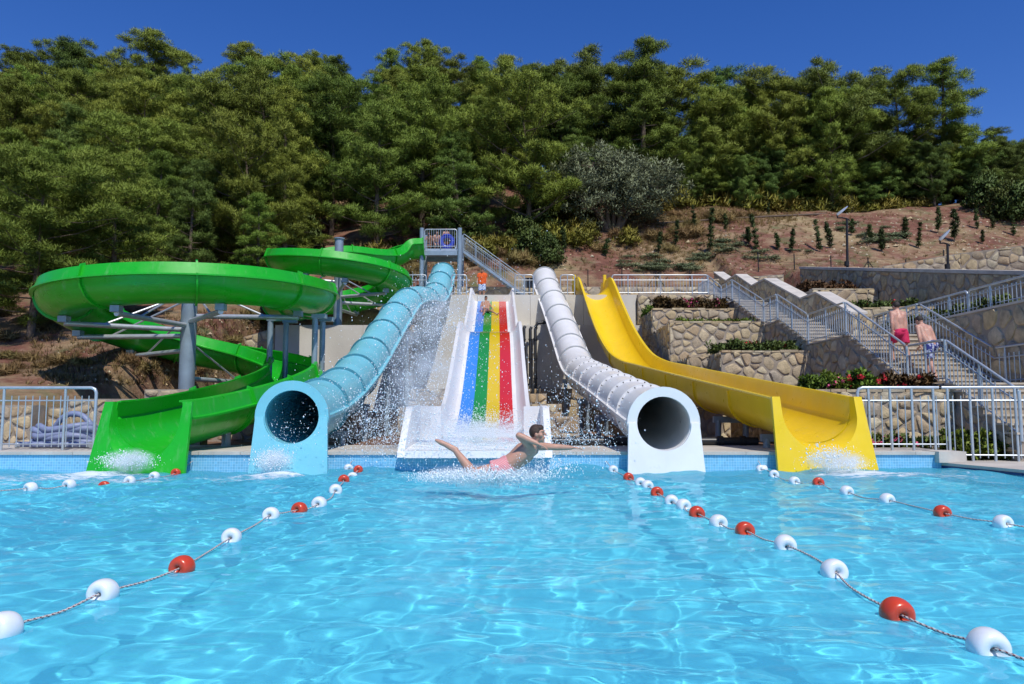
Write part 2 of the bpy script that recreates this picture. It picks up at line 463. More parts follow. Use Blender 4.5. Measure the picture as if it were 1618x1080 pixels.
# far deck with separate coping stones along the pool edge
dk = MB(); dk.box(PXL, 8.62, POOL_Y + .44, 17.6, .2, .335)
dk = dk.build('slide_deck', M['concrete']); tag(dk, kind='structure')
x = PXL; rc = random.Random(5)
while x < 8.6:
    w_ = min(rc.uniform(.78, .84), 8.62 - x)
    MB().box(x + .004, x + w_ - .004, POOL_Y - .035, POOL_Y + .437, .277, .337 + rc.uniform(-.002, .002)).build('coping_stone', M['coping'], dk)
    x += w_
MB().box(8.1, 8.62, POOL_Y - .16, POOL_Y + .435, .135, .345).build('end_block', M['coping'], dk)
gr = MB(); gr.box(PXL, 12.2, 17.6, 34, .1, .30)
gr = gr.build('gravel_yard', M['soil']); tag(gr, kind='structure')

# ------------------------------------------------------------------ water surface with real waves
rw = random.Random(3)
WAVES = []
for i in range(46):
    lam = .22 * 1.085 ** i
    a_ = .0040 * lam ** .85 * (.95 if lam < .55 else (1.05 if lam < 2.2 else .5))
    th = rw.gauss(-pi / 2, 1.1)
    WAVES.append((2*pi/lam*cos(th), 2*pi/lam*sin(th), a_, rw.random() * 6.283))
def wave_h(X, Y):
    Z = np.zeros_like(X)
    # calmer and choppier patches
    amp = .8 + .3 * np.sin(X * .55 + 1.0) * np.sin(Y * .43 + .5) + .25 * np.sin(X * .23 - Y * .31)
    for kx, ky, a_, p in WAVES:
        c = kx * X + ky * Y + p
        Z += a_ * (np.sin(c) + .25 * np.sin(2 * c + .5))
    return Z * amp * (.82 + .75 * np.clip((Y - 5) / 8, 0, 1))
def build_water():
    ys = [-6.5, -5, -4, -3, -2.2, -1.5, -1, -.5, 0, .3, .6]
    y = .85
    while y < POOL_Y - .02:
        ys.append(y); y *= 1.0085
    ys.append(POOL_Y - .002)
    ys = np.array(ys); NX = 760
    us = np.linspace(-1, 1, NX)
    V = np.zeros((len(ys), NX, 3))
    for j, y in enumerate(ys):
        half = max(4.5, (abs(y) + .8) * .95)
        xx = us * half
        V[j, :, 0] = xx; V[j, :, 1] = y
    lim = PR0.x + (V[..., 1] - PR0.y) / (PR1.y - PR0.y) * (PR1.x - PR0.x) + .1
    V[..., 0] = np.minimum(V[..., 0], np.maximum(lim, 0))
    V[..., 0] = np.maximum(V[..., 0], PXL)
    V[..., 2] = wave_h(V[..., 0], V[..., 1])
    f = [(j*NX+i, j*NX+i+1, (j+1)*NX+i+1, (j+1)*NX+i) for j in range(len(ys)-1) for i in range(NX-1) if V[j, i+1, 0] - V[j, i, 0] > 1e-5 or V[j+1, i+1, 0] - V[j+1, i, 0] > 1e-5]
    m, n, l, b = new_mat('pool_water')
    # clear water; the surface sheen is weak, as through a polarising filter
    n.remove(b)
    rf_ = n.new('ShaderNodeBsdfRefraction'); rf_.inputs['Color'].default_value = (.90, .985, 1, 1); rf_.inputs['Roughness'].default_value = 0; rf_.inputs['IOR'].default_value = 1.33
    gl_ = n.new('ShaderNodeBsdfGlossy'); gl_.inputs['Roughness'].default_value = 0.02
    fn_ = n.new('ShaderNodeFresnel'); fn_.inputs['IOR'].default_value = 1.33
    mu_ = n.new('ShaderNodeMath'); mu_.operation = 'MULTIPLY'; mu_.inputs[1].default_value = .42; l.new(fn_.outputs[0], mu_.inputs[0])
    mx_ = n.new('ShaderNodeMixShader'); l.new(mu_.outputs[0], mx_.inputs[0]); l.new(rf_.outputs[0], mx_.inputs[1]); l.new(gl_.outputs[0], mx_.inputs[2])
    # light scattered back by the slightly milky, churned water
    df_ = n.new('ShaderNodeBsdfDiffuse'); df_.inputs['Color'].default_value = (.155, .76, .94, 1)
    m2_ = n.new('ShaderNodeMixShader'); m2_.inputs[0].default_value = .36; l.new(rf_.outputs[0], m2_.inputs[1]); l.new(df_.outputs[0], m2_.inputs[2])
    l.new(m2_.outputs[0], mx_.inputs[1])
    l.new(mx_.outputs[0], n['Material Output'].inputs[0])
    o = mesh_obj('pool_water', V.reshape(-1, 3).tolist(), f, m, smooth=180)
    tag(o, kind='structure')
    o.cycles.is_caustics_caster = True
build_water()

# ------------------------------------------------------------------ slides
def flume(root, path, poly, th, mat, per, fl_mat, fl_out=.07, fl_len=.06, step=.22, skip_first=False, section='flume_section', widen=None, flange_part=None):
    """sweeps an open channel (poly = inner line, thickened outwards) section by section"""
    pts = catmull(path, step); fr = frames(pts)
    prof = shell(poly, th)
    n = max(1, round((len(fr) - 1) * step / per)); b = [round(k * (len(fr) - 1) / n) for k in range(n + 1)]
    for k in range(n):
        v, f = sweep(fr[b[k]:b[k+1] + 1], prof)
        q = len(prof)
        # end caps as thin strips
        for base in (0, (b[k+1] - b[k]) * q):
            m2 = q // 2
            f += [(base + i, base + i + 1, base + q - 2 - i, base + q - 1 - i) for i in range(m2 - 1)]
        o = mesh_obj(section, v, f, mat, root, smooth=35)
        if k > 0 or not skip_first:
            fp = flange_part or poly
            out0 = offset_line(fp, th * .5)
            ring = shell(out0, fl_out)
            p, s_, u, t = fr[b[k]]
            fr2 = [(p - t * fl_len * .5, s_, u, t), (p + t * fl_len * .5, s_, u, t)]
            v, f = sweep(fr2, ring)
            q = len(ring); m2 = q // 2
            for base in (0, q):
                f += [(base + i, base + i + 1, base + q - 2 - i, base + q - 1 - i) for i in range(m2 - 1)]
            mesh_obj('flange', v, f, fl_mat, o, smooth=35)
    return pts, fr

def mouth_plate(root, origin, sd, fw, cut, ttop, tbot, wt, wb, lean, th, mat, name='mouth_plate'):
    """upright end plate with a U cut-out; cut = list of (side, height) from left top round to right top"""
    n = len(cut)
    outer = []
    seg = [(-wt, ttop), (-wb, tbot), (wb, tbot), (wt, ttop)]
    ang = [i / (n - 1) for i in range(n)]
    for a in ang:
        if a < .36: t = a / .36; p, q = seg[0], seg[1]
        elif a < .64: t = (a - .36) / .28; p, q = seg[1], seg[2]
        else: t = (a - .64) / .36; p, q = seg[2], seg[3]
        outer.append((p[0] + (q[0]-p[0])*t, p[1] + (q[1]-p[1])*t))
    def pos(a, d):
        s_, t = a
        return origin + sd * s_ + Vector((0, 0, 1)) * t + fw * ((ttop - t) * lean + d)
    v = []
    for d in (0, -th):
        v += [pos(a, d) for a in outer] + [pos(a, d) for a in cut]
    f = []
    N = 2 * n
    for i in range(n - 1):
        f.append((i, i + 1, n + i + 1, n + i))
        f.append((N + i + 1, N + i, N + n + i, N + n + i + 1))
        f.append((i + 1, i, N + i, N + i + 1))
        f.append((n + i, n + i + 1, N + n + i + 1, N + n + i))
    f.append((0, n, N + n, N)); f.append((n - 1, N + n - 1, N + 2*n - 1, 2*n - 1))
    return mesh_obj(name, v, f, mat, root, smooth=40)

def arc(cx, cy, a, b, t0, t1, n):
    return [(cx + a * cos(radians(t0 + (t1 - t0) * i / n)), cy + b * sin(radians(t0 + (t1 - t0) * i / n))) for i in range(n + 1)]

# ---- green spiral flume
GX, GY, GR = -9.85, 23.0, 3.32
L1X, L1Y, L1R = -8.0, 34.6, 2.55
def green_path():
    pts = [(-4.75, 40.3, 9.95), (-5.6, 40.2, 9.85), (-6.3, 39.6, 9.35), (-7.1, 38.2, 8.95)]
    for a, z in [(100, 8.85), (140, 8.4), (180, 8.1), (225, 7.8), (270, 7.55), (315, 7.35), (360, 7.15), (405, 6.9), (450, 6.65), (495, 6.35), (535, 6.05)]:
        pts.append((L1X + L1R * cos(radians(a)), L1Y + L1R * sin(radians(a)), z))
    pts += [(-9.6, 31.4, 5.6), (-7.9, 28.4, 5.25), (-6.75, 25.6, 5.0)]
    for a, z in [(0, 4.82), (-45, 4.68), (-90, 4.55), (-135, 4.42), (-180, 4.2), (-218, 3.75), (-255, 3.3), (-290, 2.92)]:
        pts.append((GX + GR * cos(radians(a)), GY + GR * sin(radians(a)), z))
    pts += [(-7.1, 24.4, 2.5), (-6.45, 22.0, 2.08), (-6.35, 19.6, 1.65), (-6.52, 17.2, 1.28), (-6.76, 15.5, 1.05), (-6.9, 14.55, .97)]
    return pts
gu = arc(0, -.02, .70, .60, 180, 360, 16)
green_poly = [(-.60, .31), (-.66, .31), (-.74, .02), (-.70, -.02)] + gu[1:-1] + [(.70, -.02), (.74, .02), (.66, .31), (.60, .31)]
green = empty('spiral_slide', (GX, GY, .3), 'bright green open spiral flume slide winding down from the tower', 'water slide')
gpts, gfr = flume(green, green_path(), green_poly, .035, M['green'], 2.6, M['green'], fl_out=.085, fl_len=.05)
# continuous ledge running outside under the raised side walls
for sgn in (-1, 1):
    led = [(sgn * .76, .03), (sgn * .86, .015), (sgn * .86, -.025), (sgn * .76, -.03)]
    if sgn < 0: led = led[::-1]
    v, f = sweep(gfr, led); mesh_obj('side_ledge', v, f, M['green'], green, smooth=35)
p, s_, u, t = gfr[-1]
fw = Vector((t.x, t.y, 0)).normalized(); sdv = fw.cross(Vector((0, 0, 1)))
def open_mouth(root, p, fw, sdv, top, a, b0, b1, c0, wt_, wb_, tbot, lean, th, mat, shift=0.0):
    inner = [(-a, top)] + arc(0, c0, a, b0, 180, 360, 24) + [(a, top)]
    cutc = [(-a - .02, top)] + arc(0, c0, a + .02, b1, 180, 360, 24) + [(a + .02, top)]
    mouth_plate(root, p + fw * shift, sdv, fw, cutc, top, tbot, wt_, wb_, lean, th, mat)
    up = Vector((0, 0, 1)); v = []
    n = len(inner)
    for k in range(7):
        t = k / 6.0
        for (s0, t0), (s1, t1) in zip(inner, cutc):
            s_ = s0 + (s1 - s0) * t; h_ = t0 + (t1 - t0) * t * t
            v.append(p + sdv * s_ + up * h_ + fw * ((shift + (top - t1) * lean) * t - .03 * (1 - t)))
    m_ = len(v)
    v += [q - up * .03 for q in v]
    f = []
    for k in range(6):
        for i in range(n - 1):
            f.append((k*n+i, k*n+i+1, (k+1)*n+i+1, (k+1)*n+i))
            f.append((m_+k*n+i+1, m_+k*n+i, m_+(k+1)*n+i, m_+(k+1)*n+i+1))
    mesh_obj('run_out', v, f, mat, root, smooth=60)
open_mouth(green, p, fw, sdv, .32, .70, .58, .78, -.04, .90, 1.0, -1.10, .24, .06, M['green'], .08)

# ---- steel columns and arms carrying the green spiral
def column_tree(name, x, y, z0, z1, r, label, arms, capz=None):
    root = empty(name, (x, y, z0), label, 'support column', 'steel columns of the spiral slide')
    MB().tube([(x, y, z0), (x, y, z1)], r, 20).build('pole', M['post'], root, smooth=40)
    MB().tube([(x, y, z1), (x, y, z1 + .05)], r + .05, 20).build('cap', M['post'], root, smooth=40)
    for (ex, ey, ez, hz) in arms:
        a = Vector((x, y, hz)); e = Vector((ex, ey, ez)); d = (e - a).normalized()
        arm = MB().tube([a + d * r * .8, e], .075, 12).build('arm', M['inox'], root, smooth=40)
        up = Vector((x, y, hz + (1.15 if hz < 4 else 1.0)))
        mid = a.lerp(e, .72)
        MB().tube([up, mid], .03, 8).build('tie_rod', M['inox'], arm, smooth=40)
        MB().box(e.x - .12, e.x + .12, e.y - .12, e.y + .12, e.z + .03, e.z + .20).build('saddle', M['post'], arm)
    return root
def nearest_green(x, y, z):
    return min(gpts, key=lambda q: (q - Vector((x, y, z))).length)
arms = []
for a, zr in [(0, 4.82), (-55, 4.65), (-100, 4.53), (-140, 4.40), (-180, 4.2), (-215, 3.78), (-250, 3.35), (-290, 2.95)]:
    q = nearest_green(GX + GR * cos(radians(a)), GY + GR * sin(radians(a)), zr)
    arms.append((q.x, q.y, q.z - .86, q.z - .82))
column_tree('support_column', GX, GY, .25, 4.98, .23, 'thick grey steel column at the centre of the wide lower green loop', arms)
arms = []
for a, zr in [(200, 8.0), (250, 7.65), (290, 7.45), (340, 7.2), (390, 6.95), (440, 6.7)]:
    q = nearest_green(L1X + L1R * cos(radians(a)), L1Y + L1R * sin(radians(a)), zr)
    arms.append((q.x, q.y, q.z - .86, q.z - .9))
column_tree('support_column', L1X, L1Y, 4.3, 9.05, .2, 'tall grey steel column rising inside the upper green loop', arms)
for i, (px, yy, lab) in enumerate([(425, 24.2, 0), (450, 24.8, 0), (496, 23.6, 0), (508, 24.4, 0)]):
    xx = (px - 809) / 1200 * yy
    root = empty('support_post', (xx, yy, .28), 'slim grey steel post standing under the right end of the lower green loop', 'support post', 'posts under the lower green loop')
    MB().tube([(xx, yy, .28), (xx, yy, 4.05)], .09, 14).build('shaft', M['post'], root, smooth=40)
    MB().box(xx - .2, xx + .2, yy - .2, yy + .2, .28, .31).build('base_plate', M['post'], root)
    MB().box(xx - .1, xx + .35, yy - .1, yy + .1, 4.0, 4.14).build('head_plate', M['post'], root)
q = nearest_green(-6.55, 17.2, 1.5)
root = empty('support_post', (-5.9, 17.0, .3), 'short grey steel post under the lower end of the green flume', 'support post')
MB().tube([(-6.35, 17.0, .3), (-6.35, 17.0, .72)], .1, 14).build('shaft', M['post'], root, smooth=40)
MB().box(-6.52, -6.18, 16.9, 17.1, .68, .95).build('saddle', M['post'], root)

# ---- tubes
def ring_loop(r0, r1, n=36):
    return [(r0 * cos(2*pi*k/n), r0 * sin(2*pi*k/n)) for k in range(n)], [(r1 * cos(2*pi*k/n), r1 * sin(2*pi*k/n)) for k in range(n)]
def tube_slide(root, path, R, mat, fl_mat, per, strip=True, bolts_from=None, step=.25):
    pts = catmull(path, step); fr = frames(pts)
    n = 36
    ns = max(1, round((len(fr) - 1) * step / per)); b = [round(k * (len(fr) - 1) / ns) for k in range(ns + 1)]
    for k in range(ns):
        seg = fr[b[k]:b[k+1] + 1]
        lo, li = ring_loop(R, R - .03, n)
        v, f = sweep(seg, lo); v2, f2 = sweep(seg, li)
        mb = MB(); mb.add(v, f); mb.add(v2, [tuple(reversed(q)) for q in f2])
        m_ = len(v)
        for base in (0, (len(seg) - 1) * n):
            mb.f += [(base + i, base + (i + 1) % n, m_ + base + (i + 1) % n, m_ + base + i) for i in range(n)]; mb.m += [0] * n
        o = mb.build('tube_section', mat, root, smooth=40)
        for kk in ([k] if k < ns - 1 else [k, k + 1]):
            p, s_, u, t = fr[b[kk]]
            w_ = .035
            a = [(p - t * w_, s_, u, t), (p + t * w_, s_, u, t)]
            lo, li = ring_loop(R + .055, R - .01, n)
            v, f = sweep(a, lo); mb = MB(); mb.add(v, f)
            v2, f2 = sweep(a, li); m_ = len(mb.v); mb.add(v2, [tuple(reversed(q)) for q in f2])
            for base in (0, n):
                mb.f += [(base + i, base + (i + 1) % n, m_ + base + (i + 1) % n, m_ + base + i) for i in range(n)]; mb.m += [0] * n
            fo = mb.build('flange', fl_mat if (bolts_from is None or kk < bolts_from) else mat, o, smooth=40)
            if bolts_from is not None and kk >= bolts_from and kk < ns:
                bm_ = MB()
                for q in range(22):
                    an = 2 * pi * q / 22
                    for sg in (-1, 1):
                        c = p + (s_ * cos(an) + u * sin(an)) * (R + .02) + t * (.075 * sg)
                        d = (s_ * cos(an) + u * sin(an))
                        bm_.tube([c - d * .02, c + d * .012], .0125, 6)
                bm_.build('bolts', M['dark'], fo)
        if strip:
            for sg in (-1, 1):
                v, f = sweep(seg, [(sg * (R - .005), .03), (sg * (R + .085), .03), (sg * (R + .085), -.03), (sg * (R - .005), -.03)])
                f += [(0, 1, 2, 3), tuple(len(v) - 4 + i for i in range(4))]
                mesh_obj('side_seam', v, f, mat, o, smooth=30)
    return pts, fr
TR = .60
bl = empty('tube_slide', (-4.4, 20, .3), 'pale blue closed tube slide with dark blue joint rings', 'water slide')
bpath = [P(700, 433, 40.2), P(697, 441, 38.8), P(691, 460, 36.4), P(680, 476, 34.2), P(660, 474, 32.2), P(640, 482, 30.6), P(622, 506, 28.4), P(600, 540, 25.8), P(573, 580, 22.8), P(541, 616, 19.8), P(508, 641, 17.2), P(474, 655, 15.2), P(463, 658, 14.55)]
bpts, bfr = tube_slide(bl, bpath, TR, M['blue'], M['flange_blue'], 2.35)
wt = empty('tube_slide', (2.8, 20, .3), 'white closed tube slide with bolted lower sections', 'water slide')
wpath = [P(860, 440, 40.0), P(864, 453, 38.6), P(880, 492, 35.6), P(897, 538, 32.2), P(910, 573, 29.6), P(921, 590, 27.8), P(946, 606, 24.2), P(978, 626, 20.5), P(1016, 650, 16.9), P(1047, 668, 14.5)]
wpts, wfr = tube_slide(wt, wpath, TR, M['white_gel'], M['flange_white'], 2.0, bolts_from=7)
def tube_mouth(root, fr, mat, tbot):
    p, s_, u, t = fr[-1]
    fw = Vector((t.x, t.y, 0)).normalized(); sdv = fw.cross(Vector((0, 0, 1)))
    # thick rolled lip round the opening
    lip = MB()
    n = 36
    rr = [p + fw * .0 + (sdv * cos(2*pi*k/n) + Vector((0, 0, 1)) * sin(2*pi*k/n)) * (TR + .02) for k in range(n + 1)]
    v = []; f = []
    for k in range(n):
        an = 2*pi*k/n; d = sdv * cos(an) + Vector((0, 0, 1)) * sin(an)
        for r_, y_ in ((TR - .10, .12), (TR + .085, .12), (TR + .085, -.05), (TR - .10, -.05)):
            v.append(p + d * r_ + fw * y_)
    for k in range(n):
        k2 = (k + 1) % n
        for q in range(4):
            f.append((k*4+q, k*4+(q+1) % 4, k2*4+(q+1) % 4, k2*4+q))
    mesh_obj('mouth_ring', v, f, mat, root, smooth=40)
    cut = arc(0, 0, TR - .09, TR - .09, 180, 360, 24)
    mouth_plate(root, p + fw * .16, sdv, fw, cut, 0.0, tbot, .665, .72, .2, .1, mat)
tube_mouth(bl, bfr, M['blue'], -1.15)
tube_mouth(wt, wfr, M['white_gel'], -1.02)

# ---- yellow open flume
yl = empty('open_slide', (5.2, 20, .3), 'yellow open flume slide with a long gentle run-out', 'water slide')
ypath = [(3.95, 39.6, 7.86), (4.02, 38.3, 7.82), (4.1, 37.15, 7.72), (4.2, 36.2, 7.1), (4.32, 34.9, 6.1), (4.48, 32.6, 4.66), (4.66, 30.2, 3.55), (4.86, 28.2, 3.02), (5.1, 25.5, 2.66), (5.4, 22.0, 2.22), (5.66, 18.5, 1.80), (5.86, 15.4, 1.44), (5.9, 14.85, 1.37)]
ypoly = [(-.74, .0), (-.80, .0), (-.78, -.08)] + arc(0, -.28, .70, .60, 180, 360, 16) + [(.78, -.08), (.80, .0), (.74, .0)]
ypoly = [(-.88, .0), (-.78, .0), (-.74, -.1)] + arc(0, -.30, .72, .58, 180, 360, 16)[1:-1] + [(.74, -.1), (.78, .0), (.88, .0)]
ypts, yfr = flume(yl, ypath, ypoly, .035, M['yellow'], 2.5, M['yellow'], fl_out=.06, fl_len=.07, flange_part=ypoly[2:-2])
p, s_, u, t = yfr[-1]
fw = Vector((t.x, t.y, 0)).normalized(); sdv = fw.cross(Vector((0, 0, 1)))
open_mouth(yl, p, fw, sdv, .02, .72, .58, .73, -.30, .90, .98, -1.42, .26, .07, M['yellow'], .10)
# upright posts of the yellow slide's starting gate
for sg, hh in ((-1, .28), (1, .28)):
    MB().tube([(3.98 + sg * .78, 38.6, 7.0), (3.98 + sg * .78, 38.6, 7.82 + hh)], .09, 12).build('gate_post', M['yellow'], yl, smooth=40)

# ---- rainbow multi-lane slide
rb = empty('rainbow_slide', (-.7, 20, .3), 'straight wide slide with blue, green, yellow and red lanes between white sides', 'water slide')
rpath = [(-1.02, 39.2, 7.0), (-1.01, 38.2, 6.98), (-1.0, 37.6, 6.75), (-.98, 36.5, 6.3), (-.93, 34.2, 5.45), (-.88, 32.0, 4.72), (-.86, 30.9, 4.3), (-.84, 30.0, 4.08), (-.80, 28.2, 3.98), (-.78, 26.9, 3.93), (-.77, 26.0, 3.72), (-.74, 24.5, 3.1), (-.71, 22.5, 2.2), (-.68, 20.6, 1.42), (-.66, 19.2, .95), (-.65, 18.0, .70), (-.65, 16.95, .53)]
wpoly = [(-1.1, .38), (-1.0, .38), (-.94, .25), (-.88, .09), (-.80, .01), (-.72, 0), (0, 0), (.72, 0), (.80, .01), (.88, .09), (.94, .25), (1.0, .38), (1.1, .38)]
rpts = catmull(rpath, .2); rfr = frames(rpts)
ns = 7; bb = [round(k * (len(rfr) - 1) / ns) for k in range(ns + 1)]
prof = shell(wpoly, .05)
for k in range(ns):
    v, f = sweep(rfr[bb[k]:bb[k+1] + 1], prof)
    q = len(prof)
    for base in (0, (bb[k+1] - bb[k]) * q):
        f += [(base + i, base + i + 1, base + q - 2 - i, base + q - 1 - i) for i in range(q // 2 - 1)]
    mesh_obj('slide_section', v, f, M['white_gel'], rb, smooth=35)
for i, c in enumerate(('lane_blue', 'lane_green', 'lane_yellow', 'lane_red')):
    a, b_ = .69 - i * .345, .69 - (i + 1) * .345
    v, f = sweep(rfr[2:-2], [(a, .008), (a, .002), (b_, .002), (b_, .008)])
    o = mesh_obj('lane', v, f, M[c], rb, smooth=35)
    o['label'] = ('blue', 'green', 'yellow', 'red')[i] + ' lane of the slide'
# splash basin at the foot
bx0, bx1 = -2.14, .75
basin = MB()
def wedge(mb, x0, x1):
    prof_ = [(17.0, .30), (17.0, 1.24), (15.45, 1.20), (15.3, 1.12), (14.3, .36), (14.25, .25), (14.6, .22)]
    n = len(prof_)
    mb.add([(x0, y, z) for y, z in prof_] + [(x1, y, z) for y, z in prof_],
           [tuple(range(n)), tuple(reversed(range(n, 2*n)))] + [(k, n + k, n + (k+1) % n, (k+1) % n) for k in range(n)])
wedge(basin, bx0, bx0 + .13); basin.build('basin_side', M['white_gel'], rb, smooth=30)
basin = MB(); wedge(basin, bx1 - .13, bx1); basin.build('basin_side', M['white_gel'], rb, smooth=30)
bf = MB()
ysn = [(17.0, .50), (16.4, .47), (15.6, .43), (14.9, .40), (14.3, .37)]
for (ya, za), (yb, zb) in zip(ysn, ysn[1:]):
    bf.add([(bx0 + .13, ya, za), (bx1 - .13, ya, za), (bx1 - .13, yb, zb), (bx0 + .13, yb, zb)], [(0, 3, 2, 1)])
bf.add([(bx0 + .13, 14.3, .37), (bx1 - .13, 14.3, .37), (bx1 - .13, 14.27, .24), (bx0 + .13, 14.27, .24)], [(0, 3, 2, 1)])
bf.build('basin_floor', M['white_gel'], rb)
MB().box(bx0 + .13, -1.56, 16.8, 16.96, .4, 1.22).build('basin_back', M['white_gel'], rb)
MB().box(.26, bx1 - .13, 16.8, 16.96, .4, 1.22).build('basin_back', M['white_gel'], rb)
for i, c in enumerate(('lane_blue', 'lane_green', 'lane_yellow', 'lane_red')):
    xa, xb_ = -.65 - .69 + i * .345, -.65 - .69 + (i + 1) * .345
    sp = (-.75, -.18, 0, 0)[i]; sq = (-.05, .0, .0, .55)[i]
    vv = [(xa, 16.95, .526), (xb_, 16.95, .526), (xb_ + sq * .6, 16.2, .474), (xa + sp, 16.2, .474)]
    vv += [(x_, y_, z_ - .006) for x_, y_, z_ in vv]
    o = mesh_obj('lane', vv, [(0, 3, 2, 1), (0, 1, 5, 4), (1, 2, 6, 5), (2, 3, 7, 6), (3, 0, 4, 7), (4, 5, 6, 7)], M[c], rb)
    o['label'] = ('blue', 'green', 'yellow', 'red')[i] + ' lane end on the basin floor'
for yy in (20.0, 24.0, 28.5, 33.0):
    zc = min(rpts, key=lambda q: abs(q.y - yy)).z
    for sg in (-.8, .8):
        MB().tube([(-.75 + sg, yy, .28), (-.75 + sg, yy, zc - .04)], .08, 10).build('support_leg', M['post'], rb, smooth=40)
# legs carrying the tubes and the yellow flume
def legs(root, pts, ys, off, dz):
    for yy in ys:
        q = min(pts, key=lambda a: abs(a.y - yy))
        for sg in (-off, off):
            MB().tube([(q.x + sg, q.y, .28), (q.x + sg, q.y, q.z - dz)], .075, 10).build('support_leg', M['post'], root, smooth=40)
        MB().box(q.x - off - .12, q.x + off + .12, q.y - .06, q.y + .06, q.z - dz - .06, q.z - dz + .1).build('cross_beam', M['post'], root)
legs(bl, bpts, (17.6, 21.0, 25.0, 29.0), .42, .71)
legs(wt, wpts, (17.5, 21.5, 25.5, 29.5), .42, .71)
legs(yl, ypts, (16.4, 19.4, 23.0, 27.0), .35, 1.03)

# ------------------------------------------------------------------ stone walls
def clip(poly, a, b, c):
    """keep a*x + b*y <= c"""
    out = []
    for i in range(len(poly)):
        p, q = poly[i], poly[(i + 1) % len(poly)]
        dp, dq = a*p[0] + b*p[1] - c, a*q[0] + b*q[1] - c
        if dp <= 0: out.append(p)
        if (dp < 0 < dq) or (dq < 0 < dp):
            t = dp / (dp - dq); out.append((p[0] + (q[0]-p[0])*t, p[1] + (q[1]-p[1])*t))
    return out
def parea(p):
    return .5 * sum(p[i][0]*p[(i+1) % len(p)][1] - p[(i+1) % len(p)][0]*p[i][1] for i in range(len(p)))
def stone_face(root, O, uv, nrm, quad, cell, seed, name='stone', depth=.04, joined=False):
    """fills a convex quad (u, z) of a wall face with irregular field stones"""
    r = random.Random(seed)
    us = [q[0] for q in quad]; zs = [q[1] for q in quad]
    u0, u1, z0, z1 = min(us), max(us), min(zs), max(zs)
    seeds = []
    hz = cell * .78
    ni, nj = int((u1 - u0) / cell) + 3, int((z1 - z0) / hz) + 3
    for j in range(-1, nj):
        for i in range(-1, ni):
            if r.random() < .2: continue
            seeds.append((u0 + (i + (j % 2) * .5 + r.uniform(-.46, .46)) * cell, z0 + (j + r.uniform(-.44, .44)) * hz))
    if parea(quad) < 0: quad = quad[::-1]
    uv = Vector(uv); nrm = Vector(nrm)
    acc = MB()
    for k, s_ in enumerate(seeds):
        if not (u0 - .3 < s_[0] < u1 + .3 and z0 - .3 < s_[1] < z1 + .3): continue
        poly = [(s_[0]-1.5*cell, s_[1]-1.5*cell), (s_[0]+1.5*cell, s_[1]-1.5*cell), (s_[0]+1.5*cell, s_[1]+1.5*cell), (s_[0]-1.5*cell, s_[1]+1.5*cell)]
        gap = r.uniform(.012, .045)
        for t in seeds:
            if t is s_: continue
            dx, dy = t[0]-s_[0], t[1]-s_[1]; d2 = dx*dx + dy*dy
            if d2 > (2.6 * cell) ** 2: continue
            d = sqrt(d2)
            poly = clip(poly, dx/d, dy/d, (s_[0]*dx + s_[1]*dy)/d + d/2 - gap)
            if len(poly) < 3: break
        for i in range(len(quad)):
            if len(poly) < 3: break
            p, q = quad[i], quad[(i+1) % len(quad)]
            ex, ey = q[0]-p[0], q[1]-p[1]; L = sqrt(ex*ex+ey*ey)
            if L < 1e-6: continue
            a, b = ey/L, -ex/L
            poly = clip(poly, a, b, a*p[0] + b*p[1] - .012)
        if len(poly) < 3 or abs(parea(poly)) < .012: continue
        ch = []
        for i in range(len(poly)):
            p, q = poly[i], poly[(i+1) % len(poly)]
            ch += [(p[0]*.84 + q[0]*.16, p[1]*.84 + q[1]*.16), (p[0]*.16 + q[0]*.84, p[1]*.16 + q[1]*.84)]
        poly = [(x + r.uniform(-.01, .01), y + r.uniform(-.01, .01)) for x, y in ch]
        n = len(poly); cx = sum(p[0] for p in poly)/n; cy = sum(p[1] for p in poly)/n
        d = depth * r.uniform(.55, 1.25)
        tilt = (r.uniform(-.12, .12), r.uniform(-.12, .12))
        v = []
        for sc, h in ((1.0, -.01), (.96, d*.65), (.78, d)):
            for x, y in poly:
                X, Y = cx + (x-cx)*sc, cy + (y-cy)*sc
                hh = h + ((X-cx)*tilt[0] + (Y-cy)*tilt[1] if h > 0 else 0) + (r.uniform(-.006, .006) if h > 0 else 0)
                v.append(O + uv * X + Vector((0, 0, Y)) + nrm * max(hh, -.01))
        f = [(q*n + i, q*n + (i+1) % n, (q+1)*n + (i+1) % n, (q+1)*n + i) for q in (0, 1) for i in range(n)] + [tuple(range(2*n, 3*n))]
        if uv.cross(Vector((0, 0, 1))).dot(nrm) < 0: f = [tuple(reversed(q)) for q in f]
        if joined: acc.add(v, f)
        else: mesh_obj(name, v, f, M['stone'], root, smooth=50)
    if joined and acc.f:
        o = acc.build('small_stones', M['stone'], root, smooth=50); o['kind'] = 'stuff'
def front_face(root, x0, x1, y, z0, z1, cell, seed, z1b=None):
    stone_face(root, Vector((0, y, 0)), (1, 0, 0), (0, -1, 0), [(x0, z0), (x1, z0), (x1, z1 if z1b is None else z1b), (x0, z1)], cell, seed)
def left_face(root, x, y0, y1, z0, z1, cell, seed, z1b=None, z0b=None):
    stone_face(root, Vector((x, 0, 0)), (0, 1, 0), (-1, 0, 0), [(y0, z0), (y1, z0 if z0b is None else z0b), (y1, z1 if z1b is None else z1b), (y0, z1)], cell, seed)
